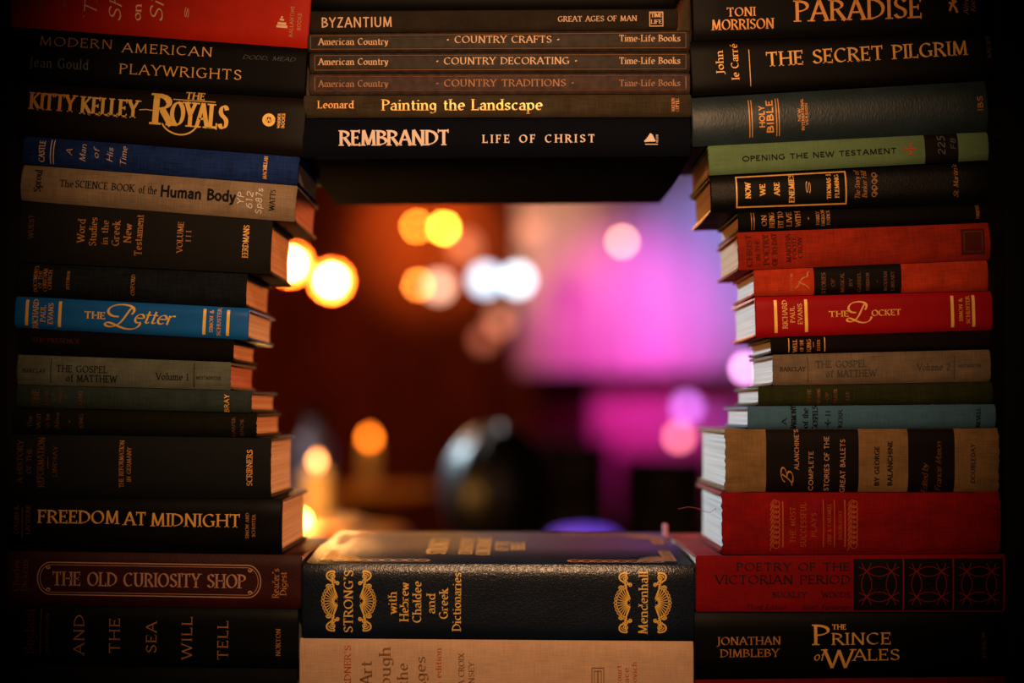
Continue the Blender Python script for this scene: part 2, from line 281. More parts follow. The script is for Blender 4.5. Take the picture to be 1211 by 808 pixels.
# ------------------------------------------------------------------ books
class Book:
    def __init__(s, xl, xr, top, bot, W=.14, bulge=.004, pw=2.4, dy=0, bt=.0026, cover=None, page=None, label='', cat='book', group=None,
                 inset=.0032, fray=0, swt=0, swb=0, yaw=0, groove=.0012, name='hardcover_book', rc=.0):
        # top / bot: functions giving image row of upper and lower edge at a column
        s.s = (D0+dy)/F; s.b = bulge; s.pw = pw; s.W = W
        xc = (xl+xr)/2; yb = bot(xc); roll = math.atan2(bot(xr)-bot(xl), xr-xl)      # image-down positive
        s.xc, s.yb, s.roll = xc, yb, roll
        s.root = empty(name, ((xc-CX)*s.s, D0+dy+bulge, CZ-(yb-HY)*s.s), (0, roll, yaw))
        tag(s.root, label, cat, group)
        s.L = (xr-xl)*s.s/math.cos(roll)
        tl = s.loc(xl, top(xl))[1]; tr = s.loc(xr, top(xr))[1]; s.tl, s.tr = tl, tr
        L, b = s.L, bulge
        T = lambda x: tl+(tr-tl)*(x/L+.5)
        s.T = T
        nq = 18
        def section(x, f=0.0, ins=0.0, pages=False):
            t = T(x); O = []; I = []
            g1, g2, gd = .0045, .010, groove
            def brd(y, z, sgn, k):       # outer board point with swelling towards the fore-edge
                sw = (swt if sgn > 0 else -swb)*max(y, 0)/W
                return (y, z+sw)
            pts = [(W, 0, -1), (W*.5, 0, -1), (g2, 0, -1), (.5*(g1+g2), gd, -1), (g1*.6, gd*.5, -1)]
            for y, z, sg in pts:
                O.append(brd(y, z, -1, 0)); I.append(brd(y if y < W*.99 else y, z+bt-(z*.5), -1, 0))
            for k in range(nq+1):
                q = k/nq; o = b*(1-abs(2*q-1)**s.pw)
                O.append((-o, q*t)); I.append((-o+bt*.75, min(max(q*t, bt), t-bt)))
            for y, z, sg in reversed(pts):
                O.append(brd(y, t-z, 1, 0)); I.append(brd(y, t-bt+z*.5, 1, 0))
            if f: O = [(o[0]+(i[0]-o[0])*f, o[1]+(i[1]-o[1])*f) for o, i in zip(O, I)]
            return O, I
        xs = [(-L/2, .45), (-L/2+.0005, .12), (-L/2+.0014, 0)]+[(-L/2+L*k/10, 0) for k in range(1, 10)]+[(L/2-.0014, 0), (L/2-.0005, .12), (L/2, .45)]
        V = []; Fc = []; m = len(section(0)[0])
        rr = random.Random(int(xl*7+yb))
        fr = [rr.uniform(-1, 1) for _ in range(m)]; fr2 = [rr.uniform(-1, 1) for _ in range(m)]
        for si, (x, f) in enumerate(xs):
            O, I = section(x, f); e = fray*(1 if abs(abs(x)-L/2) < .002 else 0)
            for k, (y, z) in enumerate(O):
                dx = 0
                if e: dx = -(1 if x > 0 else -1)*abs(fr[k])*e
                if rc and y > W*.6 and abs(abs(x)-L/2) < .002: dx += -(1 if x > 0 else -1)*rc if y > W*.95 else 0
                V.append((x+dx, y+(fr2[k]*e*.4), z+(fr2[(k*3) % m]*e*.4 if 4 < k < m-5 else 0)))
            for k, (y, z) in enumerate(I):
                dx = 0
                if e: dx = -(1 if x > 0 else -1)*abs(fr[k])*e
                if rc and y > W*.95 and abs(abs(x)-L/2) < .002: dx += -(1 if x > 0 else -1)*rc
                V.append((x+dx, y, z))
        for j in range(len(xs)-1):
            a = j*2*m; c2 = (j+1)*2*m
            for k in range(m-1):
                Fc.append((a+k, a+k+1, c2+k+1, c2+k)); Fc.append((a+m+k, c2+m+k, c2+m+k+1, a+m+k+1))
            Fc.append((a, c2, c2+m, a+m)); Fc.append((a+m-1, a+2*m-1, c2+2*m-1, c2+m-1))
        for a in (0, (len(xs)-1)*2*m):
            for k in range(m-1): Fc.append((a+k, a+m+k, a+m+k+1, a+k+1))
        s.cover = mesh_obj('cover', V, Fc, cover, s.root, True, 40)
        # page block
        V = []; Fc = []; nf = 8; sect = []
        px = [-L/2+inset, -L/2+inset+.0006, 0, L/2-inset-.0006, L/2-inset]
        for xi, x in enumerate(px):
            t = T(x); ring = []
            sh = .0004 if xi in (0, 4) else 0
            for k in range(nf+1):
                q = k/nf; o = b*(1-abs(2*q-1)**s.pw); ring.append((-o+bt*.8+.0003, bt+(t-2*bt)*q))
            for k in range(nf+1):
                q = 1-k/nf; sw = swt*q-swb*(1-q); z = bt+(t-2*bt)*q+sw*.96
                ring.append((W-inset-.003*(1-abs(2*q-1)**2), z))
            V += [(x, y, z+(sh if z < t/2 else -sh)) for y, z in ring]
        m2 = 2*nf+2
        for j in range(len(px)-1):
            for k in range(m2): Fc.append((j*m2+k, j*m2+(k+1) % m2, (j+1)*m2+(k+1) % m2, (j+1)*m2+k))
        for a in (0, (len(px)-1)*m2):
            for k in range(nf):
                Fc.append((a+k, a+k+1, a+m2-2-k, a+m2-1-k))
        s.pages = mesh_obj('page_block', V, Fc, page or PAGE, s.root, True, 30)
        # headbands
        if bt*4 < min(tl, tr):
            for x0, x1 in ((-L/2+inset-.0009, -L/2+inset+.001), (L/2-inset-.001, L/2-inset+.0009)):
                t = T(x0); vv = []; ff = []
                for k in range(9):
                    q = k/8; o = b*(1-abs(2*q-1)**s.pw); z = bt+(t-2*bt)*q
                    y = -o+bt*.8
                    vv += [(x0, y, z), (x1, y, z), (x1, y+.0014, z), (x0, y+.0014, z)]
                for k in range(8):
                    for j in range(4): ff.append((k*4+j, k*4+(j+1) % 4, k*4+4+(j+1) % 4, k*4+4+j))
                ff += [(0, 3, 2, 1), (32, 33, 34, 35)]
                mesh_obj('headband', vv, ff, BAND, s.root)
    def loc(s, px, py):
        dx = (px-s.xc)*s.s; dz = -(py-s.yb)*s.s; c, n = math.cos(s.roll), math.sin(s.roll)
        return (dx*c-dz*n, dx*n+dz*c)
    def surf(s, x, z, off=.00045):
        t = s.T(x); q = min(max(z/t, .004), .996); a = abs(2*q-1); o = s.b*(1-a**s.pw)
        d = -s.b*s.pw*a**(s.pw-1)*2/t*(1 if q > .5 else -1)
        n = math.hypot(1, d); off2 = off
        return (x, -o-off2/n, q*t-d/n*off2)
    def quads(s, name, qs, mat, off=.00045, label=None):
        V = []; Fc = []; idx = {}
        for q in qs:
            f = []
            for p in q:
                key = (round(p[0], 6), round(p[1], 6))
                if key not in idx: idx[key] = len(V); V.append(s.surf(p[0], p[1], off))
                f.append(idx[key])
            if len(set(f)) > 2: Fc.append(tuple(f))
        o = mesh_obj(name, V, Fc, mat, s.root)
        if label: o['label'] = label
        return o
    def text(s, t, cx, cy, w, h, mat=None, rot=0, style='serif', name='lettering'):
        mat = mat or GOLD; w *= s.s; h *= s.s; x0, z0 = s.loc(cx, cy); out = []
        for q in text_quads(t, w, h, style):
            if rot: out.append([(x0-(p[1]-h/2), z0+(p[0]-w/2)) for p in q])
            else: out.append([(x0+p[0]-w/2, z0+p[1]-h/2) for p in q])
        s.quads(name, out, mat)
    def rt(s, t, cx, cy, w, h, mat=None, style='serif'): s.text(t, cx, cy, w, h, mat, 1, style)
    def curve(s, pts, wpx, mat, name='ornament', off=.0005, acc=None):
        q = []; L = [s.loc(*p) for p in pts]; ribbon(L, lambda th: wpx*s.s, q)
        if acc is not None: acc += q; return
        s.quads(name, q, mat, off)
    def vline(s, px, q0, q1, wpx, mat, name='rule_line'):
        # a rule standing across the thickness at column px, from fraction q0 to q1
        x, _ = s.loc(px, s.yb); t = s.T(x); h = wpx*s.s/2; n = 14
        s.quads(name, [((x-h, t*(q0+(q1-q0)*k/n)), (x+h, t*(q0+(q1-q0)*k/n)), (x+h, t*(q0+(q1-q0)*(k+1)/n)), (x-h, t*(q0+(q1-q0)*(k+1)/n))) for k in range(n)], mat)
    def panel(s, x0, x1, q0, q1, mat, name='label_panel', off=.0002, label=None):
        a, _ = s.loc(x0, s.yb); b, _ = s.loc(x1, s.yb); n = 20; qs = []
        for i in range(4):
            xa = a+(b-a)*i/4; xb = a+(b-a)*(i+1)/4
            for k in range(n):
                u = q0+(q1-q0)*k/n; v = q0+(q1-q0)*(k+1)/n
                qs.append(((xa, s.T(xa)*u), (xb, s.T(xb)*u), (xb, s.T(xb)*v), (xa, s.T(xa)*v)))
        s.quads(name, qs, mat, off, label)
    def frame(s, x0, x1, q0, q1, wpx, mat, name='border_line'):
        hw = wpx*s.s; a, _ = s.loc(x0, s.yb); b, _ = s.loc(x1, s.yb); qs = []
        t0, t1 = s.T(a), s.T(b); n = 30
        for i in range(n):
            xa = a+(b-a)*i/n; xb = a+(b-a)*(i+1)/n
            for q, sg in ((q0, 1), (q1, -1)):
                za, zb = s.T(xa)*q, s.T(xb)*q; qs.append(((xa, za), (xb, zb), (xb, zb+sg*hw), (xa, za+sg*hw)))
        for x, sg in ((a, 1), (b, -1)):
            t = s.T(x)
            for k in range(10):
                u = q0+(q1-q0)*k/10; v = q0+(q1-q0)*(k+1)/10; qs.append(((x, t*u), (x+sg*hw, t*u), (x+sg*hw, t*v), (x, t*v)))
        s.quads(name, qs, mat)

def iface(xa, xb):
    return lambda ya, yb: (lambda x: ya+(yb-ya)*(x-xa)/(xb-xa))
def gap(f, d): return lambda x: f(x)+d

# ------------------------------------------------------------------ setting
BLK = plain('black_painted_wall', (.004, .0035, .0035), .8, spec=.1)
def struct(name, mb, mat, smooth=False):
    o = mb.build(name, mat, None, smooth); o['kind'] = 'structure'; return o
ledge = CZ-(852-HY)*S0
struct('wall_front', MB().box((-4, 1.2, 0), (-.428, 1.46, 3.4)).box((.4175, 1.2, 0), (4, 1.46, 3.4)).box((-.428, 1.2, 0), (.4175, 1.46, ledge)).box((-.428, 1.2, 1.70), (.4175, 1.46, 3.4)), BLK)
FLOORM = plain('dark_floorboards', (.035, .015, .008), .4, scale=(2, 14, 2)); REDW = plain('oxblood_panelling', (.17, .045, .016), .6, scale=(9, 9, 1.5), wear=.5)
struct('floor', MB().box((-4, -1.5, -.1), (4, 10, 0)), FLOORM)
struct('ceiling', MB().box((-4, -1.5, 3.4), (4, 10, 3.5)), plain('dark_ceiling_paint', (.02, .01, .01), .8))
struct('wall_back', MB().box((-4, 9.6, 0), (4, 9.8, 3.4)), REDW)
struct('wall_left', MB().box((-4.2, -1.5, 0), (-4, 9.8, 3.4)), REDW)
struct('wall_right', MB().box((4, -1.5, 0), (4.2, 9.8, 3.4)), REDW)
struct('wall_rear', MB().box((-4, -1.7, 0), (4, -1.5, 3.4)), BLK)

# ------------------------------------------------------------------ room behind the books
EMIT = {}
def lampmat(col, st):
    k = (col, st)
    if k not in EMIT: EMIT[k] = emit('glowing_glass', col, st)
    return EMIT[k]
BRASS = plain('aged_brass', (.35, .2, .07), .4, 1); BLACKM = plain('black_metal', (.01, .01, .01), .5, .6)
def pendant(px, py, d, r, col, st, label, group=None, power=0):
    p = P(px, py, d); o = empty('pendant_lamp', p); tag(o, label, 'lamp', group)
    prof = [(r*math.sin(PI*k/10), -r*math.cos(PI*k/10)) for k in range(11)]; prof[0] = (r*.05, -r); prof[-1] = (r*.3, r*.95)
    MB().lathe(prof, (0, 0, 0), 20).build('glass_globe', lampmat(col, st), o)
    MB().lathe([(r*.32, r*.96), (r*.38, r*1.05), (r*.34, r*1.7), (r*.12, r*1.95)], (0, 0, 0), 16).build('socket', BRASS, o)
    MB().tube([(0, 0, r*1.9), (0, 0, 3.4-p.z)], .003, 6).build('cord', BLACKM, o)
    if power:
        l = light('lamp_bulb', 'POINT', (0, 0, -r*1.4), None, power, col, .03); l.parent = o
    return o
AMB = (1, .42, .10); WRM = (1, .62, .30); ORA = (1, .24, .02); COOL = (.72, .86, 1)
def dish(o, r, col, st):      # self-lit dish added behind the globe to give the lamp an orange rim
    prof = [(r*.15, .9*r), (r*.6, .7*r), (r*.9, .3*r), (r, 0), (r*.97, .01), (r*.85, .28*r), (r*.55, .62*r), (r*.1, .8*r)]
    m = MB().lathe(prof, (0, 0, 0), 28); m.v = [(x, z, y) for x, y, z in m.v]
    m.build('amber_rim_glow', lampmat(col, st), o)
o = pendant(344, 312, 5.0, .021, (1, .50, .12), 200, 'small white hot amber lamp half hidden behind the left book stack', power=2); dish(o, .046, (1, .20, .01), 1.1)
o = pendant(392, 332, 5.0, .021, (1, .50, .12), 230, 'brightest white hot amber lamp just right of the left book stack', power=3); dish(o, .046, (1, .20, .01), 1.1)
pendant(493, 268, 8.2, .016, (1, .26, .02), 62, 'dim orange lamp, left one of the overlapping pair under the top books')
pendant(525, 270, 8.0, .018, (1, .40, .03), 100, 'brighter golden lamp, right one of the overlapping pair under the top books', power=6)
pendant(495, 337, 8.25, .016, (1, .26, .03), 55, 'dim orange lamp just left of the pale peach lamp')
pendant(519, 339, 7.8, .050, (1, .52, .34), 4.2, 'large pale peach lamp left of the two cool white lamps')
pendant(574, 331, 8.0, .058, (.66, .82, 1), 4.6, 'cool white lamp, left one of the bright overlapping pair')
pendant(612, 331, 7.7, .055, (.72, .86, 1), 6.2, 'cool white lamp, right one of the bright overlapping pair')
pendant(736, 286, 8.0, .020, (1, .48, .26), 22, 'small peach lamp in front of the pink curtain')
pendant(592, 378, 8.4, .06, (1, .40, .24), .75, 'dim rosy lamp hanging low below the cool white pair', power=1)
pendant(572, 402, 8.65, .05, (.9, .30, .18), .6, 'faintest brownish lamp, lowest left below the cool white pair')
pendant(632, 275, 8.3, .08, (1, .55, .40), .45, 'faint tan lamp right above the cool white pair')
pendant(550, 292, 8.4, .07, (1, .45, .28), .45, 'faint tan lamp left above the cool white pair')
pendant(812, 482, 7.6, .045, (.75, .22, 1), 3.6, 'lavender lamp, upper of the two low lamps by the right stack')
pendant(803, 517, 7.2, .030, (1, .22, .30), 8, 'pink orange lamp, lower of the two low lamps by the right stack')
pendant(882, 436, 6.0, .022, (1, .40, .85), 15, 'bright pinkish white lamp at the edge of the right book stack')
pendant(846, 495, 7.8, .05, (.6, .12, .8), .5, 'dull violet lamp between the lavender lamp and the right stack')
pendant(345, 150, 4.5, .085, (1, .42, .10), 14, 'large amber globe above the view, left over the high tables', power=22)
pendant(215, 120, 3.9, .085, (1, .42, .10), 14, 'large amber globe above the view, farthest left over the high tables', power=16)

# stage, curtains
STG = plain('stage_black_boards', (.01, .008, .01), .6, scale=(3, 20, 3))
tag(MB().box((.05, 6.8, 0), (3.98, 9.55, .55)).build('stage_platform', STG, None, False), 'low black stage platform below the pink curtain', 'stage')
def curtain(x0, x1, y, z0, z1, mat, label, folds=14, amp=.05, name='stage_curtain'):
    n = folds*8; V = []; Fc = []
    for j in range(5):
        z = z0+(z1-z0)*j/4
        for side in (0, .012):
            for k in range(n+1):
                u = k/n; V.append((x0+(x1-x0)*u, y+side+amp*math.sin(u*folds*2*PI)*(1-.25*j/4), z))
    m = 2*(n+1)
    for j in range(4):
        for k in range(n):
            a = j*m+k; Fc.append((a, a+1, a+m+1, a+m)); a += n+1; Fc.append((a, a+m, a+m+1, a+1))
    for k in range(n):
        Fc.append((k, k+n+1, k+n+2, k+1)); a = 4*m+k; Fc.append((a, a+1, a+n+2, a+n+1))
    for j in range(4):
        for e in (0, n):
            a = j*m+e; Fc.append((a, a+m, a+m+n+1, a+n+1))
    o = mesh_obj(name, V, Fc, mat, None, True, 80); tag(o, label, 'curtain'); return o
CW = plain('pale_curtain_cloth', (.78, .74, .78), .8); CM = plain('mauve_curtain_cloth', (.70, .25, .50), .8); CD = plain('dark_wine_curtain_cloth', (.10, .015, .03), .8)
def Z(py, d): return CZ-(py-HY)/F*d
def X(px, d): return (px-CX)/F*d
curtain(X(612, 9.0), X(905, 9.0), 9.0, Z(440, 9.0), 3.4, CW, 'pale stage curtain lit magenta and lavender, behind the small peach lamp', 9, .03)
curtain(X(905, 9.1), 3.9, 9.1, .551, 3.4, CM, 'mauve side curtain partly hidden behind the right book stack', 16, .05)
curtain(X(700, 9.3), X(902, 9.3), 9.3, .551, Z(425, 9.3), CM, 'lower magenta lit drape hanging below the pale curtain', 8, .03)
curtain(X(636, 9.35), X(698, 9.35), 9.35, .551, 3.4, CD, 'dark wine drape left of the magenta lit curtains', 6, .03)
light('stage_magenta_spotlight', 'SPOT', (.5, 6.4, 3.1), (X(748, 9), 9, Z(392, 9)), 400, (1, .01, .58), .1, 32, 1)
light('stage_pink_spotlight', 'SPOT', (.9, 6.8, 2.9), (X(752, 9), 9, Z(380, 9)), 34, (1, .36, .85), .1, 23, 1)
light('stage_blue_spotlight', 'SPOT', (2.2, 6.6, 3.2), (X(852, 9), 9, Z(320, 9)), 290, (.38, .34, 1), .1, 32, 1)
light('stage_lower_spotlight', 'SPOT', (.9, 7.2, 2.2), (X(765, 9.3), 9.3, Z(462, 9.3)), 70, (1, .0, .50), .1, 22, 1)
light('curtain_warm_spotlight', 'SPOT', (-.3, 7.0, 3.0), (X(640, 9), 9, Z(285, 9)), 150, (1, .42, .24), .1, 30, 1)
light('ceiling_amber_spotlight', 'SPOT', (-.5, 7.4, 3.1), (X(505, 9.5), 9.6, Z(275, 9.5)), 900, (1, .29, .05), .1, 30, 1)
light('wall_red_fill', 'SPOT', (-1.2, 6.8, 3.2), (X(440, 9.5), 9.6, Z(390, 9.5)), 75, (1, .07, .02), .1, 60, 1)  # red fill added to lift the dark left wall, no fixture behind it
def loudspeaker(x0, x1, y, top, label):
    w_ = x1-x0; h = Z(top, y)-.551; o = empty('loudspeaker', ((x0+x1)/2, y, .551)); tag(o, label, 'loudspeaker')
    MB().box((-w_/2, 0, 0), (w_/2, .35, h)).build('cabinet', BLACKM, o, False)
    for z_, r_ in ((h*.32, w_*.38), (h*.76, w_*.26)):
        m = MB().lathe([(r_, 0), (r_, .012), (r_*.9, .012), (r_*.3, .002)], (0, 0, 0), 24); m.v = [(x, -.001-z, z_+y2) for x, y2, z in m.v]
        m.build('speaker_cone', plain('grey_paper_cone', (.03, .03, .035), .7), o)
loudspeaker(X(636, 7.0), X(722, 7.0), 7.0, 522, 'black loudspeaker on the stage, left one of two under the pink curtain')
loudspeaker(X(738, 6.9), X(838, 6.9), 6.9, 540, 'black loudspeaker on the stage, right one under the lavender lamp')

WOODD = plain('dark_stained_wood', (.08, .014, .007), .45, scale=(4, 4, 30), wear=.5)
light('bottle_fill_light', 'SPOT', (-1.9, 3.0, 2.5), (-.49, 3.5, 1.18), 26, (.6, .7, 1), .05, 16, .6)  # cool fill added to brighten the pale bottle, not a lamp of the bar
# bar tables with candles
WOODT = plain('varnished_table_wood', (.62, .26, .06), .35, scale=(4, 30, 4), wear=.4); WAX = plain('candle_wax', (.8, .6, .35), .5)
def bar_table(c, r, z, label):
    o = empty('bar_table', (c[0], c[1], 0)); tag(o, label, 'table', 'round high tables')
    MB().lathe([(r-.01, z-.03), (r, z-.02), (r, z-.006), (r-.006, z)], (0, 0, 0), 40).build('tabletop', WOODT, o)
    MB().lathe([(.03, .02), (.03, z-.03)], (0, 0, 0), 16).build('pole', BLACKM, o)
    MB().lathe([(r*.7, 0), (r*.7, .015), (.05, .03)], (0, 0, 0), 32).build('base', BLACKM, o)
bar_table((-.60, 2.72), .32, 1.085, 'round high wooden table glowing orange from the candle, nearest behind the left stack')
bar_table((-.52, 3.55), .26, 1.0, 'second round high table back, holding the pale bottle')
bar_table((-.55, 5.5), .28, 1.0, 'third round high table back, under the orange candle')
def candle(x, y, z0, zf, rf, col, st, label, power=0):
    o = empty('pillar_candle', (x, y, z0)); tag(o, label, 'candle')
    h = zf-z0
    MB().lathe([(.028, 0), (.03, .004), (.03, h-rf*1.6-.004), (.022, h-rf*1.6)], (0, 0, 0), 20).build('wax', WAX, o)
    MB().tube([(0, 0, h-rf*1.6), (0, 0, h-rf*.8)], .0012, 6).build('wick', INK, o)
    MB().lathe([(rf*.2, h-rf), (rf*.75, h-rf*.6), (rf, h), (rf*.6, h+rf*.8), (rf*.1, h+rf*1.6)], (0, 0, 0), 14).build('flame', lampmat(col, st), o)
    if power:
        l = light('flame_light', 'POINT', (0, 0, h+.02), None, power, (1, .45, .1), .02); l.parent = o
c = P(358, 616, 2.6); candle(c.x, c.y, 1.0855, c.z, .007, (1, .42, .05), 110, 'short candle on the nearest high table, half hidden by the left stack', 3.0)
c = P(375, 546, 2.85); candle(c.x, c.y, 1.0855, c.z, .010, (1, .34, .10), 13, 'tall candle with a pale peach flame at the back of the nearest high table', .12)
c = P(437, 519, 5.5); candle(c.x, c.y, 1.0, c.z, .016, (1, .20, .012), 17, 'orange candle on the third high table, right of the peach one', .6)
# white bottle
BOT = plain('milky_glass', (.62, .64, .72), .25, spec=.6)
c = P(371, 560, 3.5)
o = empty('bottle', (c.x, c.y, 1.0005)); tag(o, 'pale milky bottle on the second high table behind the peach candle', 'bottle')
MB().lathe([(.045, 0), (.05, .006), (.05, .19), (.04, .225), (.018, .25), (.016, .285)], (0, 0, 0), 24).build('body', BOT, o)
MB().lathe([(.018, .28), (.018, .30), (.016, .305)], (0, 0, 0), 16).build('cap', BLACKM, o)

# person seated with back to the camera
def person():
    y = 3.0; hx = X(588, y); zc = 1.3-(.118*y/1.676*.0)  # head height set below
    o = empty('person', (hx, y, 0)); tag(o, 'person with dark hair and dark clothes, seated with back to the camera', 'person')
    def skin(name, verts, edges, rad, mat, sub=2, rootv=0):
        me = bpy.data.meshes.new(name); me.from_pydata(verts, edges, []); ob = bpy.data.objects.new(name, me); C.objects.link(ob)
        m = ob.modifiers.new('skin', 'SKIN'); m.use_smooth_shade = True
        for i, r in enumerate(rad): me.skin_vertices[0].data[i].radius = r
        me.skin_vertices[0].data[rootv].use_root = True
        s_ = ob.modifiers.new('sub', 'SUBSURF'); s_.levels = s_.render_levels = sub
        dg = bpy.context.evaluated_depsgraph_get(); me2 = bpy.data.meshes.new_from_object(ob.evaluated_get(dg)); bpy.data.objects.remove(ob)
        n = bpy.data.objects.new(name, me2); C.objects.link(n); me2.materials.clear(); me2.materials.append(mat); n.parent = o
        return n
    SK = plain('skin', (.45, .25, .17), .5); CL = plain('charcoal_knit', (.02, .02, .026), .85); HR = plain('dark_hair', (.012, .010, .012), .42, spec=.6, scale=(300, 300, 20), wear=.6)
    v = [(0,0,.50),(0,.01,.66),(0,.0,.82),(0,0,.95),(0,0,1.03),(0,.0,1.10),(0,.01,1.17),
         (.10,.02,.48),(.12,.42,.50),(.13,.44,.12),(.13,.52,.05), (-.10,.02,.48),(-.12,.42,.50),(-.13,.44,.12),(-.13,.52,.05),
         (.15,0,.93),(.22,.03,.72),(.15,.26,.66),(.08,.36,.68), (-.15,0,.93),(-.22,.03,.72),(-.15,.26,.66),(-.08,.36,.68)]
    e = [(0,1),(1,2),(2,3),(3,4),(4,5),(5,6),(0,7),(7,8),(8,9),(9,10),(0,11),(11,12),(12,13),(13,14),(3,15),(15,16),(16,17),(17,18),(3,19),(19,20),(20,21),(21,22)]
    rd = [(.15,.11),(.13,.10),(.15,.10),(.13,.09),(.055,.055),(.05,.055),(.07,.08),(.09,.09),(.07,.07),(.05,.05),(.045,.035),(.09,.09),(.07,.07),(.05,.05),(.045,.035),
          (.065,.065),(.05,.05),(.038,.038),(.03,.02),(.065,.065),(.05,.05),(.038,.038),(.03,.02)]
    body = skin('body', v, e, rd, CL)
    # hands
    for sx in (1, -1):
        hv = [(sx*.08, .36, .68)]; he = []; hr = [(.028, .016)]
        for k, (dx, ln) in enumerate(((.024, .045), (.008, .055), (-.008, .05), (-.024, .04))):
            hv += [(sx*(.07+dx), .40, .685), (sx*(.06+dx), .40+ln*.6, .68), (sx*(.055+dx), .40+ln, .665)]; b = 1+k*3
            he += [(0, b), (b, b+1), (b+1, b+2)]; hr += [(.0095, .0095), (.0085, .0085), (.007, .007)]
        b = len(hv); hv += [(sx*.04, .375, .69), (sx*.02, .39, .685)]; he += [(0, b), (b, b+1)]; hr += [(.011, .011), (.009, .009)]
        skin('hand', hv, he, hr, SK, 1)
    # head
    def ell(c_, r_, n=24, m=14, f=None):
        V = []; Fc = []
        for j in range(m+1):
            th = PI*j/m
            for k in range(n):
                a = 2*PI*k/n; p = Vector((r_[0]*math.sin(th)*math.cos(a), r_[1]*math.sin(th)*math.sin(a), -r_[2]*math.cos(th)))
                if f: p = f(p)
                V.append(tuple(p+Vector(c_)))
        for j in range(m):
            for k in range(n): Fc.append((j*n+k, j*n+(k+1) % n, (j+1)*n+(k+1) % n, (j+1)*n+k))
        return V, Fc
    hz = 1.13
    def face(p):
        q = p.copy()
        if q.z < 0: q.x *= 1+q.z*2.2; q.y += -q.z*.12
        if q.y > 0 and abs(q.x) < .018 and -.045 < q.z < .01: q.y += .022*(1-abs(q.x)/.018)*(1-abs(q.z+.03)/.05)
        return q
    V, Fc = ell((0, .02, hz), (.074, .094, .118), 32, 20, face); mesh_obj('head', V, Fc, SK, o, True, 60)
    for sx in (1, -1):
        V, Fc = ell((sx*.077, .01, hz-.01), (.009, .018, .03), 12, 8); mesh_obj('ear', V, Fc, SK, o, True, 80)
        V, Fc = ell((sx*.03, .108, hz+.0), (.012, .008, .007), 10, 6); mesh_obj('eye', V, Fc, PAGEW, o, True, 80)
    V, Fc = ell((0, .112, hz-.055), (.022, .006, .006), 12, 6); mesh_obj('mouth', V, Fc, REDI, o, True, 80)
    def hair(p):
        q = p.copy(); a = math.atan2(q.y, q.x)
        q *= 1+.02*math.sin(a*13)+.01*math.sin(a*29+q.z*30)
        if q.z < -.02: q.x *= 1.0; 
        if q.y > .045: q.y = .045+(q.y-.045)*.25
        return q
    V, Fc = ell((0, .0, hz-.0), (.116, .112, .142), 64, 24, hair)
    mesh_obj('hair', V, Fc, HR, o, True, 70)
person()
def chair():
    o = empty('dining_chair', (X(588, 3.0), 3.0, 0)); tag(o, 'dark wooden chair under the seated person', 'chair')
    MB().box((-.21, -.18, .32), (.21, .24, .35)).build('seat', WOODD, o, False)
    for x in (-.19, .19):
        for y in (-.17, .22): MB().tube([(x, y, 0), (x, y, .32)], .016, 8).build('leg', WOODD, o)
        MB().tube([(x, -.165, .35), (x, -.24, .84)], .014, 8).build('back_post', WOODD, o)
    for z in (.55, .68, .80): MB().box((-.18, -.235, z), (.18, -.215, z+.05)).build('back_slat', WOODD, o, False)
chair()
# violet glowing round lamp low on a stand
o = empty('stage_uplight', (X(690, 4.0), 4.0, 0)); tag(o, 'round violet glowing light on a stand, just above the bottom books', 'stage light')
zt = Z(635, 4.0)
MB().lathe([(.08, zt-.16), (.102, zt-.03), (.102, zt-.012), (.096, zt-.01)], (0, 0, 0), 32).build('housing', BLACKM, o)
MB().lathe([(.094, zt-.012), (.092, zt), (.07, zt+.012), (.02, zt+.02)], (0, 0, 0), 32).build('lens', lampmat((.20, .08, 1), 1.0), o)
MB().tube([(0, 0, .02), (0, 0, zt-.16)], .018, 10).build('pole', BLACKM, o)
MB().lathe([(.16, 0), (.16, .015), (.02, .03)], (0, 0, 0), 24).build('base', BLACKM, o)

# ------------------------------------------------------------------ LEFT STACK
c_ = iface(20, 340)
LI = [c_(-52, -28), c_(31.5, 55), c_(97, 114), c_(159, 183.5), c_(193, 217.5), c_(236.5, 261.5), c_(309.5, 325), c_(350, 366.5), c_(388, 405), c_(419, 430.5),
      c_(455, 463.5), c_(482, 489.5), c_(513.5, 518.5), c_(588, 590.5), c_(652, 656.5), c_(716, 721), c_(788, 791.5), c_(851.5, 851.5)]
def LB(i, xl, xr, **k): return Book(xl, xr, gap(LI[i], .35), gap(LI[i+1], -.35), **k)
K = dict
b = LB(0, 11, 364, W=.15, bulge=.003, pw=5, cover=plain('red_glossy_jacket', (.55, .018, .004), .5, wear=.12), label='glossy red book with cream swash lettering, topmost in the left stack', )
for t, x, y, w_, h in (("ANN", 34, 2, 26, 5), ("PERRY", 47, 4, 30, 5)): b.rt(t, x, y, w_, h, GOLDD)
b.rt('~', 76, 4, 15, 6, GOLDD); b.rt('~', 221, 15, 17, 6, CREAM)
b.rt('The', 108, -4, 48, 15, CREAM, 'ital'); b.rt('She', 137, 2, 47, 15, CREAM, 'ital'); b.rt('on th', 163, 3, 42, 10, CREAM, 'cond'); b.rt('Silk', 186, 2, 48, 16, CREAM, 'ital')
b.rt('BALLANTINE', 345, 25.5, 36, 4.5, GOLDD, 'sans'); b.rt('BOOKS', 354, 26, 20, 4.5, GOLDD, 'sans')
q = []; 
for i, (x0, x1, y0) in enumerate(((327, 340, 31), (328.5, 338.5, 27.5), (331, 336, 23), (332.5, 334.5, 20))): b.curve([(x0, y0), ((x0+x1)/2, y0+.5), (x1, y0+1)], 3 if i < 2 else 2.4, CREAM, acc=q)
b.quads('emblem', q, CREAM)

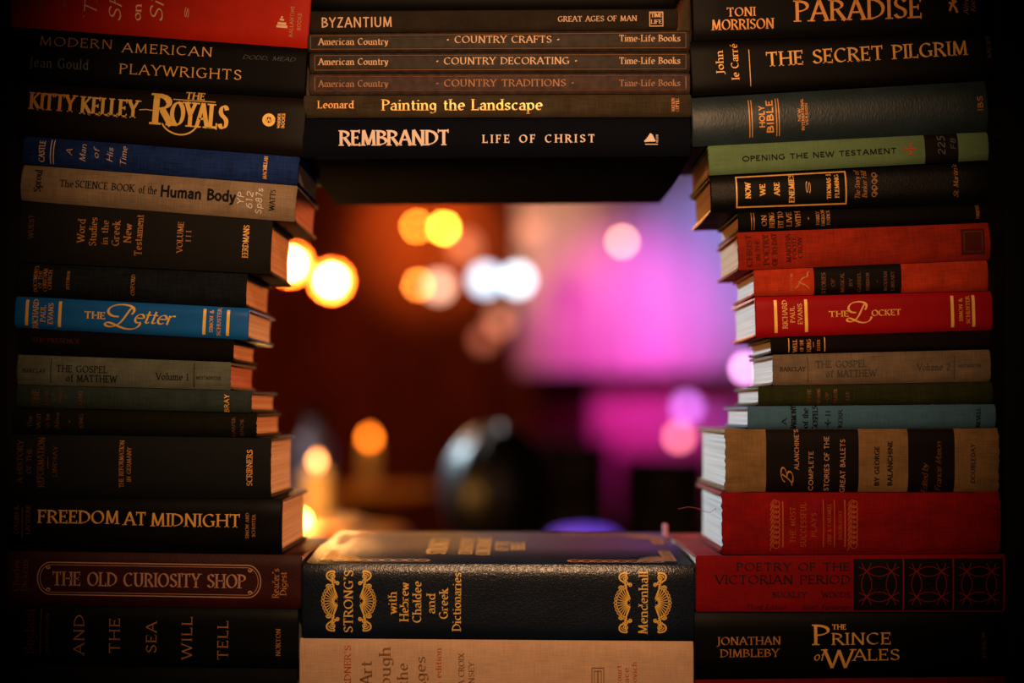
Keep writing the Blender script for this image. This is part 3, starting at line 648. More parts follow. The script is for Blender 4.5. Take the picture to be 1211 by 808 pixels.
b = LB(1, 13, 361, W=.15, bulge=.003, pw=5, cover=plain('black_matte_jacket', (.002, .0016, .002), .6), label='black book with two rows of widely spaced gilt capitals, under the glossy red one')
b.text('MODERN', 90, 50.5, 86, 11, GOLDD, style='thin'); b.text('AMERICAN', 198, 59, 106, 11, GOLD, style='thin'); b.text('Jean Gould', 70, 75, 69, 12, SILV, style='thin')
b.text('PLAYWRIGHTS', 213.5, 85, 144, 12, GOLD, style='thin'); b.text('DODD, MEAD', 318, 69, 62, 5, SILV, style='ital')
b = LB(2, 14, 358.5, W=.16, bulge=.0035, pw=5, cover=plain('dark_brown_jacket', (.0085, .005, .0035), .5), label='dark brown book with tall ornate gold capitals and a round gold emblem')
b.text('KITTY', 62.5, 121, 53, 20, ORNG, style='cond'); b.text('KELLEY', 130, 127, 67, 21, GOLDB, style='cond')
b.curve([(165, 130), (173, 129.6), (182, 131)], 1, GOLDB, 'rule_line')
b.text('R', 193, 129.5, 22, 37, GOLDB, style='bold'); b.text('OYALS', 236, 136.5, 66, 29, GOLDB, style='bold'); b.text('THE', 231, 113.5, 22, 9, GOLDB, style='bold')
b.curve(bez([(192, 146), (196, 158), (222, 168), (234, 148)], 14), 1.8, GOLDB); b.curve([(205, 117.5), (230, 119.5), (255, 121)], 1, GOLDB, 'rule_line')
q = []; b.curve([(318+5.6*math.cos(a*PI/12), 142+5.6*math.sin(a*PI/12)) for a in range(25)], 4.2, GOLDB, acc=q); b.quads('emblem', q, GOLDB); b.text('W', 318, 142, 6.5, 5.5, GOLDB, style='sansb')
b.rt('WARNER', 330, 143, 17, 4, GOLD, 'sansb'); b.rt('BOOKS', 335, 143, 17, 4, GOLD, 'sansb')
b = LB(3, 25, 351.5, W=.13, bulge=.004, cover=cloth('blue_book_cloth', (.022, .065, .30), .5), page=PAGEO, label='faded blue cloth book lying on the tan book in the left stack')
b.vline(58, .08, .92, 1, CREAM); b.vline(61.5, .08, .92, 1, CREAM)
for t, x, y, w_ in (('CASTLE', 49.5, 178.5, 24), ('A', 82, 180, 7), ('Man', 98, 181, 20), ('of', 113.5, 182, 11), ('His', 130, 183.5, 16), ('Time', 146, 185, 22)): b.rt(t, x, y, w_, 7, CREAM, 'ital' if x > 60 else 'serif')
b.rt('MACMILLAN', 313.5, 198, 26, 4.5, GOLD, 'bold')
b = LB(4, 22, 348.5, W=.125, bulge=.005, fray=.0005, cover=cloth('tan_book_cloth', (.50, .36, .23), .25, wear=.25), page=PAGER, label='tan cloth book with black title and white scrawled shelf number, left stack')
b.rt('Sproul', 44.5, 213.5, 25, 9, INK); b.text('The', 79, 217, 15.5, 8, INK); b.text('SCIENCE BOOK', 124, 220, 69.5, 8.5, INK); b.text('of the', 175, 224.5, 21, 9, INK)
b.text('Human Body', 234.5, 229, 88, 14, INK, style='sansb')
b.rt('YP', 284.5, 235, 14, 8, WHITE, 'hand'); b.rt('612', 295, 237, 20, 8, WHITE, 'hand'); b.rt('Sp87s', 306, 238, 30, 8, WHITE, 'hand'); b.rt('WATTS', 322, 236.5, 24, 6.5, INK)
b = LB(5, 20, 319, W=.115, bulge=.004, cover=cloth('dark_brown_book_cloth', (.010, .008, .006), .4, spec=.25), page=PAGEO, label='thick dark brown book with stacked gilt words, resting right under the tan book')
for t, x, y, w_, h in (('Word', 96, 273, 27, 9), ('Studies', 110, 274, 33, 9), ('in the', 124, 275, 28, 8), ('Greek', 137, 276, 29, 9), ('New', 151, 276, 22, 9), ('Testament', 164, 278, 48, 9), ('VOLUME', 213, 280.5, 36, 7), ('III', 223, 279.5, 14, 6), ('EERDMANS', 290.5, 285.5, 38, 7)):
    b.rt(t, x, y, w_, h, GOLDD if x < 230 else GOLD)
b.rt('WUEST', 37, 268, 28, 6, GOLDX)
b = LB(6, 20, 290, W=.12, bulge=.006, cover=cloth('blackish_blue_book_cloth', (.014, .019, .025), .6), page=PAGEO, label='dark slate book with tiny gilt words, lying on the bright blue book')
for t, x, y, w_, h in (('DOCUMENTS', 42, 329.5, 30, 4.5), ('OF THE', 47.5, 330.5, 20, 4), ('CHRISTIAN', 53, 331, 26, 4.5), ('CHURCH', 59, 331, 22, 4.5), ('BETTENSON', 80.5, 331.5, 21, 3.5), ('OXFORD', 157, 337, 24, 4.5)): b.rt(t, x, y, w_, h, GOLDD)
b = LB(7, 16, 293, W=.125, bulge=.003, pw=5, cover=plain('bright_blue_jacket', (.010, .12, .42), .4, wear=.08), page=PAGE, label='bright blue book with gold script title and four gold bars', group=None)
for x in (30.7, 69.7, 241, 269): b.vline(x, .1, .9, 3.6, GOLDB, 'gold_bar')
b.rt('RICHARD', 42, 371, 33, 6.5, GOLD); b.rt('PAUL', 51, 371, 19, 6, GOLD); b.rt('EVANS', 60, 371, 24, 6, GOLD)
b.text('THE', 112.5, 373, 24, 8.5, GOLDB, style='bold'); b.text('\x01', 146, 374, 40, 25, GOLDB, style='swash'); b.text('etter', 181, 375, 47, 17, GOLDB, style='script')
b.rt('SIMON &', 250, 380, 26, 4.5, GOLD); b.rt('SCHUSTER', 259, 381, 32, 4.5, GOLD)
b = LB(8, 21, 275.5, W=.11, bulge=.003, cover=cloth('brown_black_book_cloth', (.006, .003, .003), .3), page=PAGEO, label='thin almost black book squeezed between the bright blue and pale grey books, left stack')
b.text('THE PRESENCE', 66, 403, 56, 5, INKR)
b = LB(9, 18.5, 272.5, W=.115, bulge=.003, fray=.0006, cover=cloth('pale_grey_green_book_cloth', (.20, .22, .17), .25), page=PAGER, label='pale grey green cloth book with black Volume 1 lettering, left stack')
b.text('BARCLAY', 40.5, 438.5, 27, 4.5, INK); b.vline(59.6, .1, .9, 1, INK); b.text('THE GOSPEL', 97, 436.5, 60, 8, INK); b.text('of MATTHEW', 108, 447.5, 60, 8, INK)
b.text('Volume 1', 204, 445.5, 38, 8, INK); b.vline(229, .08, .92, 1, INK); b.text('WESTMINSTER', 246.5, 447, 29, 3.6, INK)
b = LB(10, 18, 297.5, W=.125, bulge=.003, fray=.0006, cover=cloth('dark_grey_green_book_cloth', (.050, .075, .068), .3), page=PAGEO, label='dark grey green book with orange words near its left end, below the Volume 1 book')
for t, x, y, w_, h in (('THE', 42, 470, 19, 8), ('MIND', 55, 469.5, 20, 4), ('OF', 63.5, 469.5, 11, 4), ('CHRIST', 72, 469.5, 20, 4), ('CLARKE', 95, 472, 20, 4.5)): b.rt(t, x, y, w_, h, GOLDX)
b.rt('BRAY', 268, 477, 20, 6, GOLD, 'sans')
b = LB(11, 13, 303.5, W=.125, bulge=.005, fray=.0008, cover=cloth('dark_olive_book_cloth', (.013, .013, .006), .3), page=PAGEO, label='very dark olive book with worn corners, lying on the thick black book')
for t, x, y, w_, h in (('The', 35.5, 499, 13, 5), ('Will', 45.5, 498, 16, 5), ('to be', 56, 498, 16, 5), ('Alive', 67.5, 497.5, 18, 5), ('*', 82, 499, 5, 6), ('KING', 96, 498, 16, 4.5)): b.rt(t, x, y, w_, h, GOLDX)
b.rt('HARPER', 276, 505, 22, 4, GOLDX); b.rt('BROS.', 286, 505, 20, 4, GOLDX)
b = LB(12, 7, 320, W=.125, bulge=.005, pw=3, fray=.0003, cover=cloth('black_book_cloth', (.0045, .0065, .0085), .4, spec=.25), page=PAGE, label='thick black cloth book with upright gilt rows, second above the dark red one')
for t, x, y, w_, h in (('A HISTORY', 23.5, 546, 50, 6.5), ('OF THE', 34.5, 545.5, 29, 5.5), ('REFORMATION', 48, 547, 58, 8), ('LINDSAY', 65, 546, 36, 5)): b.rt(t, x, y, w_, h, GOLDX)
b.vline(56.5, .45, .65, .8, GOLDX); b.rt('THE REFORMATION', 143.5, 549, 55, 5.5, GOLDD); b.rt('IN GERMANY', 152.5, 549.5, 40, 5, GOLDD); b.rt('SCRIBNERS', 295, 553.5, 42, 7, ORNG)
b = LB(13, 7, 333, W=.145, bulge=.004, pw=4, cover=plain('black_satin_jacket', (.0025, .0018, .002), .5), page=PAGE, label='black book with one long row of gold capitals, on the dark red book')
b.rt('COLLINS &', 19.5, 615, 32, 5, GOLDX); b.vline(26, .25, .8, .8, GOLDX); b.rt('LAPIERRE', 33, 615, 34, 5, GOLDX)
b.text('FREEDOM', 93, 611.5, 95, 15.5, GOLD); b.text('AT', 160, 613.5, 25, 15.5, GOLD); b.text('MIDNIGHT', 231.5, 615.5, 105, 15.5, GOLD)
b.rt('SIMON AND', 292.4, 622, 30, 4, GOLDD); b.rt('SCHUSTER', 300, 622, 26, 4, GOLDD)
b = LB(14, 7, 356, W=.17, bulge=.003, pw=5, cover=leather('oxblood_leatherette', (.042, .0055, .005), .5, 900, .0003), page=PAGE, label='dark red book with cream title inside a scrolled double line cartouche')
def cartouche(b, x0, x1, y0, y1, sl, wd, mat):
    r = (y1-y0)*.5; pts = []
    def sk(p): return (p[0], p[1]+(p[0]-(x0+x1)/2)*sl)
    for k in range(41): pts.append(sk((x0+r*.8+(x1-x0-1.6*r)*k/40, y0)))
    for k in range(1, 13): a = -PI/2+PI*k/13; pts.append(sk((x1-r*.8+r*.8*math.cos(a), (y0+y1)/2+r*math.sin(a))))
    for k in range(41): pts.append(sk((x1-r*.8-(x1-x0-1.6*r)*k/40, y1)))
    for k in range(1, 14): a = PI/2+PI*k/13; pts.append(sk((x0+r*.8+r*.8*math.cos(a), (y0+y1)/2+r*math.sin(a))))
    b.curve(pts, wd, mat, 'border_line')
TC = plain('tan_lettering_ink', (.52, .27, .15), .6)
cartouche(b, 44.5, 308.5, 667, 705, .016, 1.3, TC); cartouche(b, 47.5, 305.5, 669.8, 702.2, .016, .7, TC)
for cx in (57, 296):
    for cy, sg in ((670.5, 1), (701.5, -1)):
        cy += (cx-176)*.016
        b.curve([(cx+(2.6-.15*k*.5)*math.cos(k*.5)*(1 if cx < 100 else -1), cy+sg*(2+(2.6-.15*k*.5)*math.sin(k*.5))) for k in range(22)], .9, TC, 'scroll')
b.text('THE OLD CURIOSITY SHOP', 176.5, 686, 227, 16.5, TC, style='serif')
b.rt('Charles', 19, 681, 36, 8, GOLDX); b.rt('Dickens', 29, 681, 36, 8, GOLDX); b.rt("Reader's", 326, 690, 34, 8, GOLDD); b.rt('Digest', 335, 690.5, 27, 8, GOLDD)
b = LB(15, 6, 352.5, W=.16, bulge=.0035, pw=5, cover=plain('black_jacket', (.0025, .003, .0036), .5), page=PAGE, label='black book with five large upright gold words, under the dark red book')
for t, x, y, w_ in (('AND', 93.5, 751, 46), ('THE', 135.5, 752, 40), ('SEA', 179, 754, 36), ('WILL', 221, 755, 49), ('TELL', 263.5, 757.5, 45)): b.rt(t, x, y, w_, 12.5, GOLDD, 'thin')
b.rt('Bugliosi', 34.5, 747, 51, 12, INKR, 'serif'); b.vline(47.7, .2, .95, .8, GOLDX); b.rt('HENDERSON', 56, 749, 46, 4, GOLDX, 'thin'); b.rt('NORTON', 329, 760, 32, 5.5, GOLDD)
b = LB(16, 8, 351, W=.16, bulge=.0035, pw=4, cover=cloth('dark_charcoal_book_cloth', (.008, .009, .011), .3), page=PAGE, label='charcoal book at the very bottom of the left stack, mostly cut off')

# ------------------------------------------------------------------ CENTRE TOP
c_ = iface(360, 818)
TI = [c_(-47, -50), c_(12.5, 9.5), c_(39, 34.5), c_(62, 60.5), c_(87, 85.5), c_(112, 110.5), c_(139, 138), c_(186.5, 184)]
def TB(i, xl, xr, **k): return Book(xl, xr, gap(TI[i], .3), gap(TI[i+1], -.3), **k)
TB(0, 368, 800, W=.2, bulge=.003, pw=4, dy=.012, cover=plain('black_glossy_jacket', (.002, .0018, .0018), .5), label='black book at the very top of the hanging centre stack, mostly cut off')
b = TB(1, 366.5, 802, W=.21, bulge=.002, pw=5, cover=cloth('dark_olive_brown_book_cloth', (.052, .037, .024), .2), label='thin dark olive book with an angular title, second in the hanging centre stack')
b.text('BYZANTIUM', 422, 26.4, 83, 12, CREAM, style='sans'); b.text('GREAT AGES OF MAN', 706.5, 22.2, 93, 6.5, CREAM, style='serif')
q = []; b.frame(768, 784.5, .14, .84, 1, CREAM, 'emblem')
for yy in (17.5, 25): b.text('TIME' if yy < 20 else 'LIFE', 776.3, yy+.6, 13, 5, CREAM, style='cond')
LC = plain('brownish_leatherette', (.050, .037, .030), .5, scale=(150, 150, 150), wear=.4); LC2 = plain('faded_brownish_leatherette', (.085, .052, .046), .6, scale=(150, 150, 150), wear=.4)
SER = 'matching thin brown books in the hanging centre stack'
for i, t, mm, tm, lab, xa, yy in ((2, '* COUNTRY CRAFTS *', LC, CREAM, 'thin brown book with gilt frame line, uppermost of the three matching ones', (528, 662), (49.3, 46.7, 45.3)),
        (3, '* COUNTRY DECORATING *', LC, CREAM, 'thin brown book with gilt frame line, middle of the three matching ones', (515.5, 683), (73, 72, 71.8)),
        (4, '* COUNTRY TRADITIONS *', LC2, TC, 'thin brown book with faded lettering, lowest of the three matching ones', (515.5, 679), (99, 98.2, 98.2))):
    b = TB(i, (363.3, 0, 365.6)[0] if i == 2 else 365.6, 816.5, W=.21, bulge=.0022, pw=5, cover=mm, label=lab, group=SER)
    b.frame(367 if i == 2 else 372, 811.5, .14, .86, .8, BROWNI if i != 4 else GOLDX); b.text('American Country', 418, yy[0], 82, 8, tm)
    b.text(t, sum(xa)/2, yy[1], xa[1]-xa[0], 8.5, tm); b.text('Time-Life Books', 768.5, yy[2], 71.5, 8, tm)
b = TB(5, 358.6, 818, W=.21, bulge=.0028, pw=3.5, cover=cloth('olive_brown_book_cloth', (.10, .075, .042), .35), label='olive brown cloth book with shiny gold mixed case title, lying on the dark navy book')
b.text('Leonard', 397, 123.8, 42, 9, ORNG); b.text('Painting the Landscape', 546.5, 124, 189, 13, GOLDB); b.rt('WATSON', 796, 124, 16, 4, GOLDD); b.rt('GUPTILL', 801, 124, 16, 4, GOLDD)
b = TB(6, 356.3, 817.5, W=.20, bulge=.0045, pw=2.6, swb=.0105, rc=.004, cover=plain('dark_navy_cloth_jacket', (.0030, .0042, .009), .8, spec=.06, scale=(200, 200, 200)), page=PAGE, label='large dark navy book with its underside showing, lowest of the hanging centre stack')
b.text('REMBRANDT', 466.5, 163, 129, 18, PALE, style='cond'); b.text('LIFE OF CHRIST', 637, 164, 132, 9.5, PALE, style='wide')
q = []
for k in range(5): b.curve([(762+k*1.5, 167-k*1.6), (769, 166.5-k*2), (775-k*.8, 166.5-k*1.4)], 2, PALE, acc=q)
b.quads('emblem', q, PALE); b.curve([(763, 170.5), (771, 170.5), (778, 170.5)], 1, PALE, 'rule_line'); b.rt('NELSON', 777, 164, 9, 2.6, PALE, 'sans')

# ------------------------------------------------------------------ CENTRE BOTTOM
BI = [c_(667, 669), c_(755, 758.5), c_(851.5, 851.5)]
NAVY = leather('navy_grained_leather', (.006, .012, .026), .30, 520, .00035, .55)
b = Book(356.5, 821.5, gap(BI[0], 0), gap(BI[1], -.4), W=.198, bulge=.003, pw=7, rc=.008, swt=.0105, dy=-.002, cover=NAVY, page=PAGE, label='thick navy grained leather book with gilt scroll ornaments, uppermost of the bottom centre books')
def plume(b, cx, cy, h, sg, mat):
    q = []
    def add(pts, w_=1.1): b.curve(pts, w_, mat, acc=q)
    W_ = 20
    bx = cx+sg*-8
    for k in range(-6, 7):     # fan of petals from the base point
        a = k*.2; L = 17-abs(k)*.25; dx = math.cos(a)*sg; dy = math.sin(a)*1.35
        add(bez([(bx, cy), (bx+dx*L*.4, cy+dy*L*.25), (bx+dx*L*.8, cy+dy*L*.8), (bx+dx*L, cy+dy*L*.95)], 8), 1.0)
        add([(bx+dx*L+1.9*math.cos(t*PI/6), cy+dy*L*.95+1.9*math.sin(t*PI/6)) for t in range(13)], .8)
    for s2 in (1, -1):
        for (r, oy, ox) in ((3.4, 17, 7), (3.2, 23, 2), (4.2, 29, 3), (2.6, 21, -3)):
            add([(bx+sg*(ox+3)+r*(1-.05*t)*math.cos(t*.55)*sg, cy+s2*(oy+r*(1-.05*t)*math.sin(t*.55))) for t in range(18)], 1.3)
        add(bez([(bx, cy+s2*4), (bx+sg*2, cy+s2*14), (bx+sg*10, cy+s2*22), (bx+sg*3, cy+s2*h*.5)], 12), 1.4)
        add(bez([(bx+sg*3, cy+s2*h*.5), (bx+sg*16, cy+s2*h*.52), (bx+sg*14, cy+s2*(h*.5-9)), (bx+sg*8, cy+s2*(h*.5-10))], 12), 1.9)
    b.quads('scroll_ornament', q, mat)
plume(b, 391, 711, 70, -1, GOLDB); plume(b, 434, 711, 70, 1, GOLDB); plume(b, 737, 713, 70, -1, GOLDB); plume(b, 783, 713, 70, 1, GOLDB)
b.rt("STRONG'S", 412, 711.5, 73, 11, GOLDB, 'serif')
for t, x, y, w_ in (('with', 464, 713, 25), ('Hebrew', 478, 712, 45), ('Chaldee', 493, 712, 48), ('and', 509.5, 714, 23), ('Greek', 524.5, 714, 35), ('Dictionaries', 540, 712, 68)): b.rt(t, x, y, w_, 10.5, GOLDB)
b.rt('Mendenhall', 760.5, 713, 73, 11, GOLDB, 'serif')
def top_print(b, name, quads, mat):
    # marks on the upper board; coordinates (x local, y local)
    V = []; Fc = []
    for q in quads:
        i = len(V)
        for (x, y) in q: V.append((x, y, b.T(x)+.0105*y/b.W+.00025))
        Fc.append((i, i+1, i+2, i+3))
    mesh_obj(name, V, Fc, mat, b.root)
for k, (t, x, y0, y1, h) in enumerate((("STRONG'S", -.047, .055, .145, .018), ('EXHAUSTIVE', -.024, .055, .15, .012), ('CONCORDANCE', -.008, .05, .155, .013), ('OF THE', .008, .075, .13, .012), ('BIBLE', .023, .08, .125, .013))):
    top_print(b, 'cover_lettering', [[(x-p[1], y0+p[0]) for p in q] for q in text_quads(t, y1-y0, h, 'bold')], GOLD)
def rib2(pts, w_, qs): ribbon(pts, lambda th: w_, qs)
for sx in (-1, 1):
    for sy in (0, 1):
        qs = []; cx = sx*.135; cy = .03 if sy == 0 else .165; dy = 1 if sy == 0 else -1
        for k in range(9):
            a = k*PI/16; L = .028
            rib2([(cx-sx*math.cos(a)*L*t/5+sx*.012, cy+dy*math.sin(a)*L*t/5-dy*.01) for t in range(6)], .0026, qs)
        for k in range(8):
            rib2([(cx-sx*k*.010+.0055*math.cos(t*.6), cy-dy*.012+.0055*math.sin(t*.6)) for t in range(11)], .003, qs)
            rib2([(cx+sx*.012+.0045*math.cos(t*.6), cy-dy*.006+dy*k*.007+.0045*math.sin(t*.6)) for t in range(11)], .003, qs)
        top_print(b, 'cover_ornament', qs, GOLDD)
b = Book(353.8, 820.5, gap(BI[1], .4), gap(BI[2], -.4), W=.2, bulge=.003, pw=5, cover=cloth('beige_linen_book_cloth', (.95, .62, .40), .16, wear=.12), page=PAGE, label='thick beige linen book under the navy leather book, lower edge cut off by the frame')
b.rt("GARDNER'S", 411, 797, 66, 8, REDI, 'serif'); b.rt('Art', 433, 796, 27, 14, BROWNI, 'serif'); b.rt('through', 455, 804, 76, 14, BROWNI, 'serif'); b.rt('the', 476, 798, 26, 13, BROWNI, 'serif'); b.rt('Ages', 497, 798, 42, 13, BROWNI, 'serif')
b.rt('6th edition', 518.5, 795, 56, 7, REDI); b.rt('DE LA CROIX', 545.5, 802, 58, 7, BROWNI, 'serif'); b.rt('TANSEY', 557.5, 803, 40, 6.5, BROWNI, 'serif')
b.frame(699.5, 714.5, .35, .66, 1, BROWNI, 'emblem'); b.frame(702.5, 711.5, .39, .62, .9, BROWNI, 'emblem'); b.curve([(707, 793), (707, 800), (707, 812)], 1.5, BROWNI, 'emblem')
b.rt('Harcourt', 732, 807, 40, 6, REDI); b.rt('Brace', 740.5, 805, 30, 6, REDI); b.rt('Jovanovich', 750, 808, 50, 6, REDI)

# ------------------------------------------------------------------ RIGHT STACK
c_ = iface(880, 1170)
RI = [c_(-48, -60), c_(46, 37), c_(110, 93), c_(169.5, 155), c_(205, 189), c_(250, 240.5), c_(274, 262.5), c_(319.5, 307), c_(351, 344), c_(400, 390.5),
      c_(420, 413), c_(457, 451.5), c_(480.5, 478), c_(507.5, 506.5), c_(582.5, 582.5), c_(657, 655.5), c_(724.5, 724.5), c_(804, 801), c_(851.5, 851.5)]
def RB(i, xl, xr, **k): return Book(xl, xr, gap(RI[i], .35), gap(RI[i+1], -.35), **k)
b = RB(0, 819.5, 1176, W=.16, bulge=.003, pw=5, cover=plain('black_dust_jacket', (.0022, .0016, .0016), .5), label='black book with the largest orange gold capitals, topmost in the right stack')
b.text('TONI', 876.5, 14, 33, 10.5, ORNG); b.text('MORRISON', 878.5, 28.5, 73, 12, ORNG); b.text('PARADISE', 1015, 11, 149, 25, ORNG)
q = []
for pts in ([(1123, 13), (1125, 7), (1128, 0)], [(1126, 2), (1129, -3), (1132, -5)], [(1127, 6), (1130, 10), (1132, 15)], [(1122, 3), (1126, 5), (1131, 1)]): b.curve(pts, 2.6, ORNG, acc=q)
b.quads('emblem', q, ORNG); b.rt('Alfred A.', 1142, 0, 34, 6, GOLDD, 'ital'); b.rt('Knopf', 1150, 3, 22, 6, GOLDD, 'ital')
b = RB(1, 818.5, 1178, W=.16, bulge=.003, pw=5, cover=plain('warm_black_jacket', (.0035, .0022, .002), .5), label='black book with pale gold title and upright author name, second in the right stack')
b.rt('John', 851, 74, 27, 9, GOLD); b.rt('le Carré', 868.6, 73, 42, 9, GOLD); b.vline(888, .12, .8, .9, GOLD)
b.text('THE SECRET PILGRIM', 1025, 63.5, 237, 17, GOLD, style='serif'); b.rt('KNOPF', 1169, 55, 26, 5, GOLDX)
b = RB(2, 819.5, 1170.5, W=.15, bulge=.006, pw=2.4, cover=leather('dark_teal_black_leather', (.020, .038, .048), .46, 420, .00035, .36, (1, 1, .4)), label='worn black leather book with blue green sheen and gilt double lines, right stack')
for x in (887.5, 890.5, 919.5, 922.5): b.vline(x, .12, .86, 1, ORNG)
b.rt('HOLY', 901, 138, 25, 7, ORNG, 'sansb'); b.rt('BIBLE', 910.5, 137.5, 38, 8.5, ORNG, 'sansb')
b.rt('NEW', 945, 136, 15, 3.5, ORNG, 'sansb'); b.rt('INTERNATIONAL', 949.3, 135, 37, 3.5, ORNG, 'sansb'); b.rt('VERSION', 953.8, 135, 26, 3.2, ORNG, 'sansb'); b.rt('IBS', 1159, 122.5, 17, 7, GOLDD, 'sansb')
b = RB(3, 838.5, 1171, W=.13, bulge=.003, pw=4, fray=.0006, cover=cloth('light_green_book_cloth', (.21, .34, .16), .15, wear=.1), page=PAGEO, label='light green cloth book with a black label band near its right end')
b.text('OPENING THE NEW TESTAMENT', 969, 183, 182, 6.5, INK, style='sansb')
q = []
for a in range(4):
    dx, dy = ((6, 0), (-6, 0), (0, 6), (0, -6))[a]; b.curve([(1076.5+dx*k/4, 176.5+dy*k/4) for k in range(5)], 1.6, REDI, acc=q); b.curve([(1076.5+dx-dy*.35*t, 176.5+dy+dx*.35*t) for t in (-1, 0, 1)], 1.6, REDI, acc=q)
b.quads('cross_emblem', q, REDI)
b.panel(1095, 1134.5, .0, 1, plain('black_label_paper', (.01, .006, .006), .6)); b.rt('225', 1113, 172, 22, 9, SILV, 'hand'); b.rt('.F8', 1127, 172, 16, 6, SILV, 'hand')
b = RB(4, 841, 1171, W=.12, bulge=.005, pw=2.8, cover=leather('black_glossy_leatherette', (.0035, .003, .003), .45, 900, .0003), page=PAGEO, label='black book with gold framed title panel, directly under the light green book')
b.frame(871, 1002, .1, .93, 1.6, GOLD); b.panel(873.5, 999.5, .16, .87, plain('black_panel_foil', (.004, .004, .004), .5))
for t, x, y, w_, h in (('NOW', 884.5, 225.5, 18, 6.5), ('WE', 901.7, 224.5, 13, 6.5), ('ARE', 918.6, 223.5, 15, 6.5), ('ENEMIES', 936, 222.5, 33, 6.5), ('THOMAS J.', 980, 220, 30, 5), ('FLEMING', 989.5, 220, 27, 5), ('The Story of', 1013.6, 218.5, 33, 6), ('Bunker Hill', 1022, 218, 31, 6)):
    b.rt(t, x, y, w_, h, GOLD if x < 1000 else GOLDD, 'bold' if x < 1000 else 'ital')
b.rt('~', 955.7, 221.5, 20, 7, GOLD); b.rt("St. Martin's", 1130, 214, 38, 6, GOLDD, 'script')
q = []
for cy, sg in ((207, 1), (215, -1), (222, 1), (230, -1)): b.curve([(1034+(3.6-.12*k)*math.cos(k*.5), cy+sg*(3.6-.12*k)*math.sin(k*.5)) for k in range(18)], .9, GOLDD, acc=q)
b.quads('scroll_ornament', q, GOLDD)
b = RB(5, 873.5, 1171, W=.115, bulge=.004, pw=2.6, cover=cloth('black_worn_book_cloth', (.007, .0055, .004), .5), page=PAGEO, label='thin black book with cramped upright gilt words, lying on the brick red book')
for x in (889, 892): b.vline(x, .08, .92, .9, GOLDD)
for t, x, y, w_, h in (('ON', 903.5, 261, 12, 6), ('BEING', 912.8, 260.3, 17, 6), ('FIT TO', 923, 259.7, 18, 6), ('LIVE', 933.2, 259.3, 16, 6), ('WITH', 943.6, 258.8, 17, 6), ('*', 955.7, 258.5, 6, 6), ('HARRY', 967, 257.8, 15, 4), ('EMERSON', 973.2, 257.5, 18, 4), ('FOSDICK', 979.5, 257.2, 16, 4), ('HARPER', 1156, 250.5, 15, 4)): b.rt(t, x, y, w_, h, GOLDD)
b = RB(6, 873.5, 1173, W=.12, bulge=.004, pw=2.8, fray=.0005, cover=cloth('brick_red_book_cloth', (.55, .040, .014), .3), page=PAGEO, label='brick red cloth book with stacked black words and a dark square near the right end')
for t, x, y, w_, h in (('CHRIST', 886, 296, 37, 7), ('IN THE', 896, 295.5, 24, 5), ('POETRY', 906, 295, 35, 7), ('OF TO-DAY', 916, 294.5, 37, 6.5), ('MARTHA', 932.5, 293.5, 32, 6), ('FOOTE', 939.3, 293, 26, 5.5), ('CROW', 946, 292.5, 24, 5.5)): b.rt(t, x, y, w_, h, INKR, 'bold')
b.panel(1138, 1166, .15, .84, INKR, 'stamped_square'); b.frame(1141, 1163, .22, .77, .8, GOLDX, 'stamped_square')
b = RB(7, 892, 1169.5, W=.11, bulge=.003, pw=4, cover=cloth('orange_red_book_cloth', (.80, .070, .022), .3), page=PAGEW, label='orange red cloth book with a wide black central label, right stack')
b.panel(963, 1066.5, .0, 1, plain('black_label_cloth', (.006, .0035, .003), .6)); q = []
b.curve(bez([(941, 341), (948, 336), (944, 330), (952, 328), (958, 327), (952, 324), (957, 321)], 8), 1.4, GOLDD, acc=q); b.curve(bez([(944, 333), (950, 338), (954, 336), (957, 342)], 8), 1.4, GOLDD, acc=q); b.quads('emblem', q, GOLDD)
b.rt('DUTTON', 936, 334, 20, 2.6, GOLDD)
for t, x, w_, h in (('STORIES', 974, 24, 5), ('OF', 985, 9, 4.5), ('MUSICAL', 996, 22, 4.5), ('BY', 1006, 9, 4), ('GABRIEL', 1016, 22, 4), ('HARRISON', 1026, 20, 4), ('*', 1037, 5, 5), ('MODERN', 1047, 22, 4), ('LIBRARY', 1055.5, 22, 4)): b.rt(t, x, 333.5-(x-1015)*.035, w_, h, GOLDX)
b = RB(8, 894, 1175, W=.125, bulge=.003, pw=5, cover=plain('crimson_dust_jacket', (.34, .003, .007), .5, wear=.08), page=PAGEW, label='smooth crimson book with gold bars and a script initial in its title')
for x in (918, 954, 1127, 1152): b.vline(x, .1, .9, 3.6, GOLDB, 'gold_bar')
b.rt('RICHARD', 928, 372, 33, 6, GOLD); b.rt('PAUL', 937, 372, 19, 5.5, GOLD); b.rt('EVANS', 946, 371.5, 24, 5.5, GOLD)
b.text('THE', 992, 371.5, 23, 7.5, GOLD, style='bold'); b.text('\x01', 1016, 368.8, 28, 22, GOLD, style='swash'); b.text('OCKET', 1048, 369.8, 34, 7.5, GOLD, style='bold')
b.rt('SIMON &', 1136, 366.5, 27, 4.5, GOLD); b.rt('SCHUSTER', 1144.5, 366.5, 32, 4.5, GOLD)
b = RB(9, 912, 1172.5, W=.115, bulge=.003, pw=4, cover=cloth('dark_maroon_book_cloth', (.012, .0045, .0045), .3), page=PAGEW, label='thin blackish maroon book with small gilt lines, under the smooth crimson book')
for x in (933, 975.5): b.vline(x, .1, .9, 1, GOLD)
for t, x, w_, h in (('WELL', 940, 14, 5), ('OF THE', 948, 13, 4), ('KING', 956.5, 14, 5), ('ESTES', 968, 12, 3.6)): b.rt(t, x, 409-(x-940)*.025, w_, h, GOLDD, 'bold')
b.vline(962, .35, .65, .7, GOLDD)
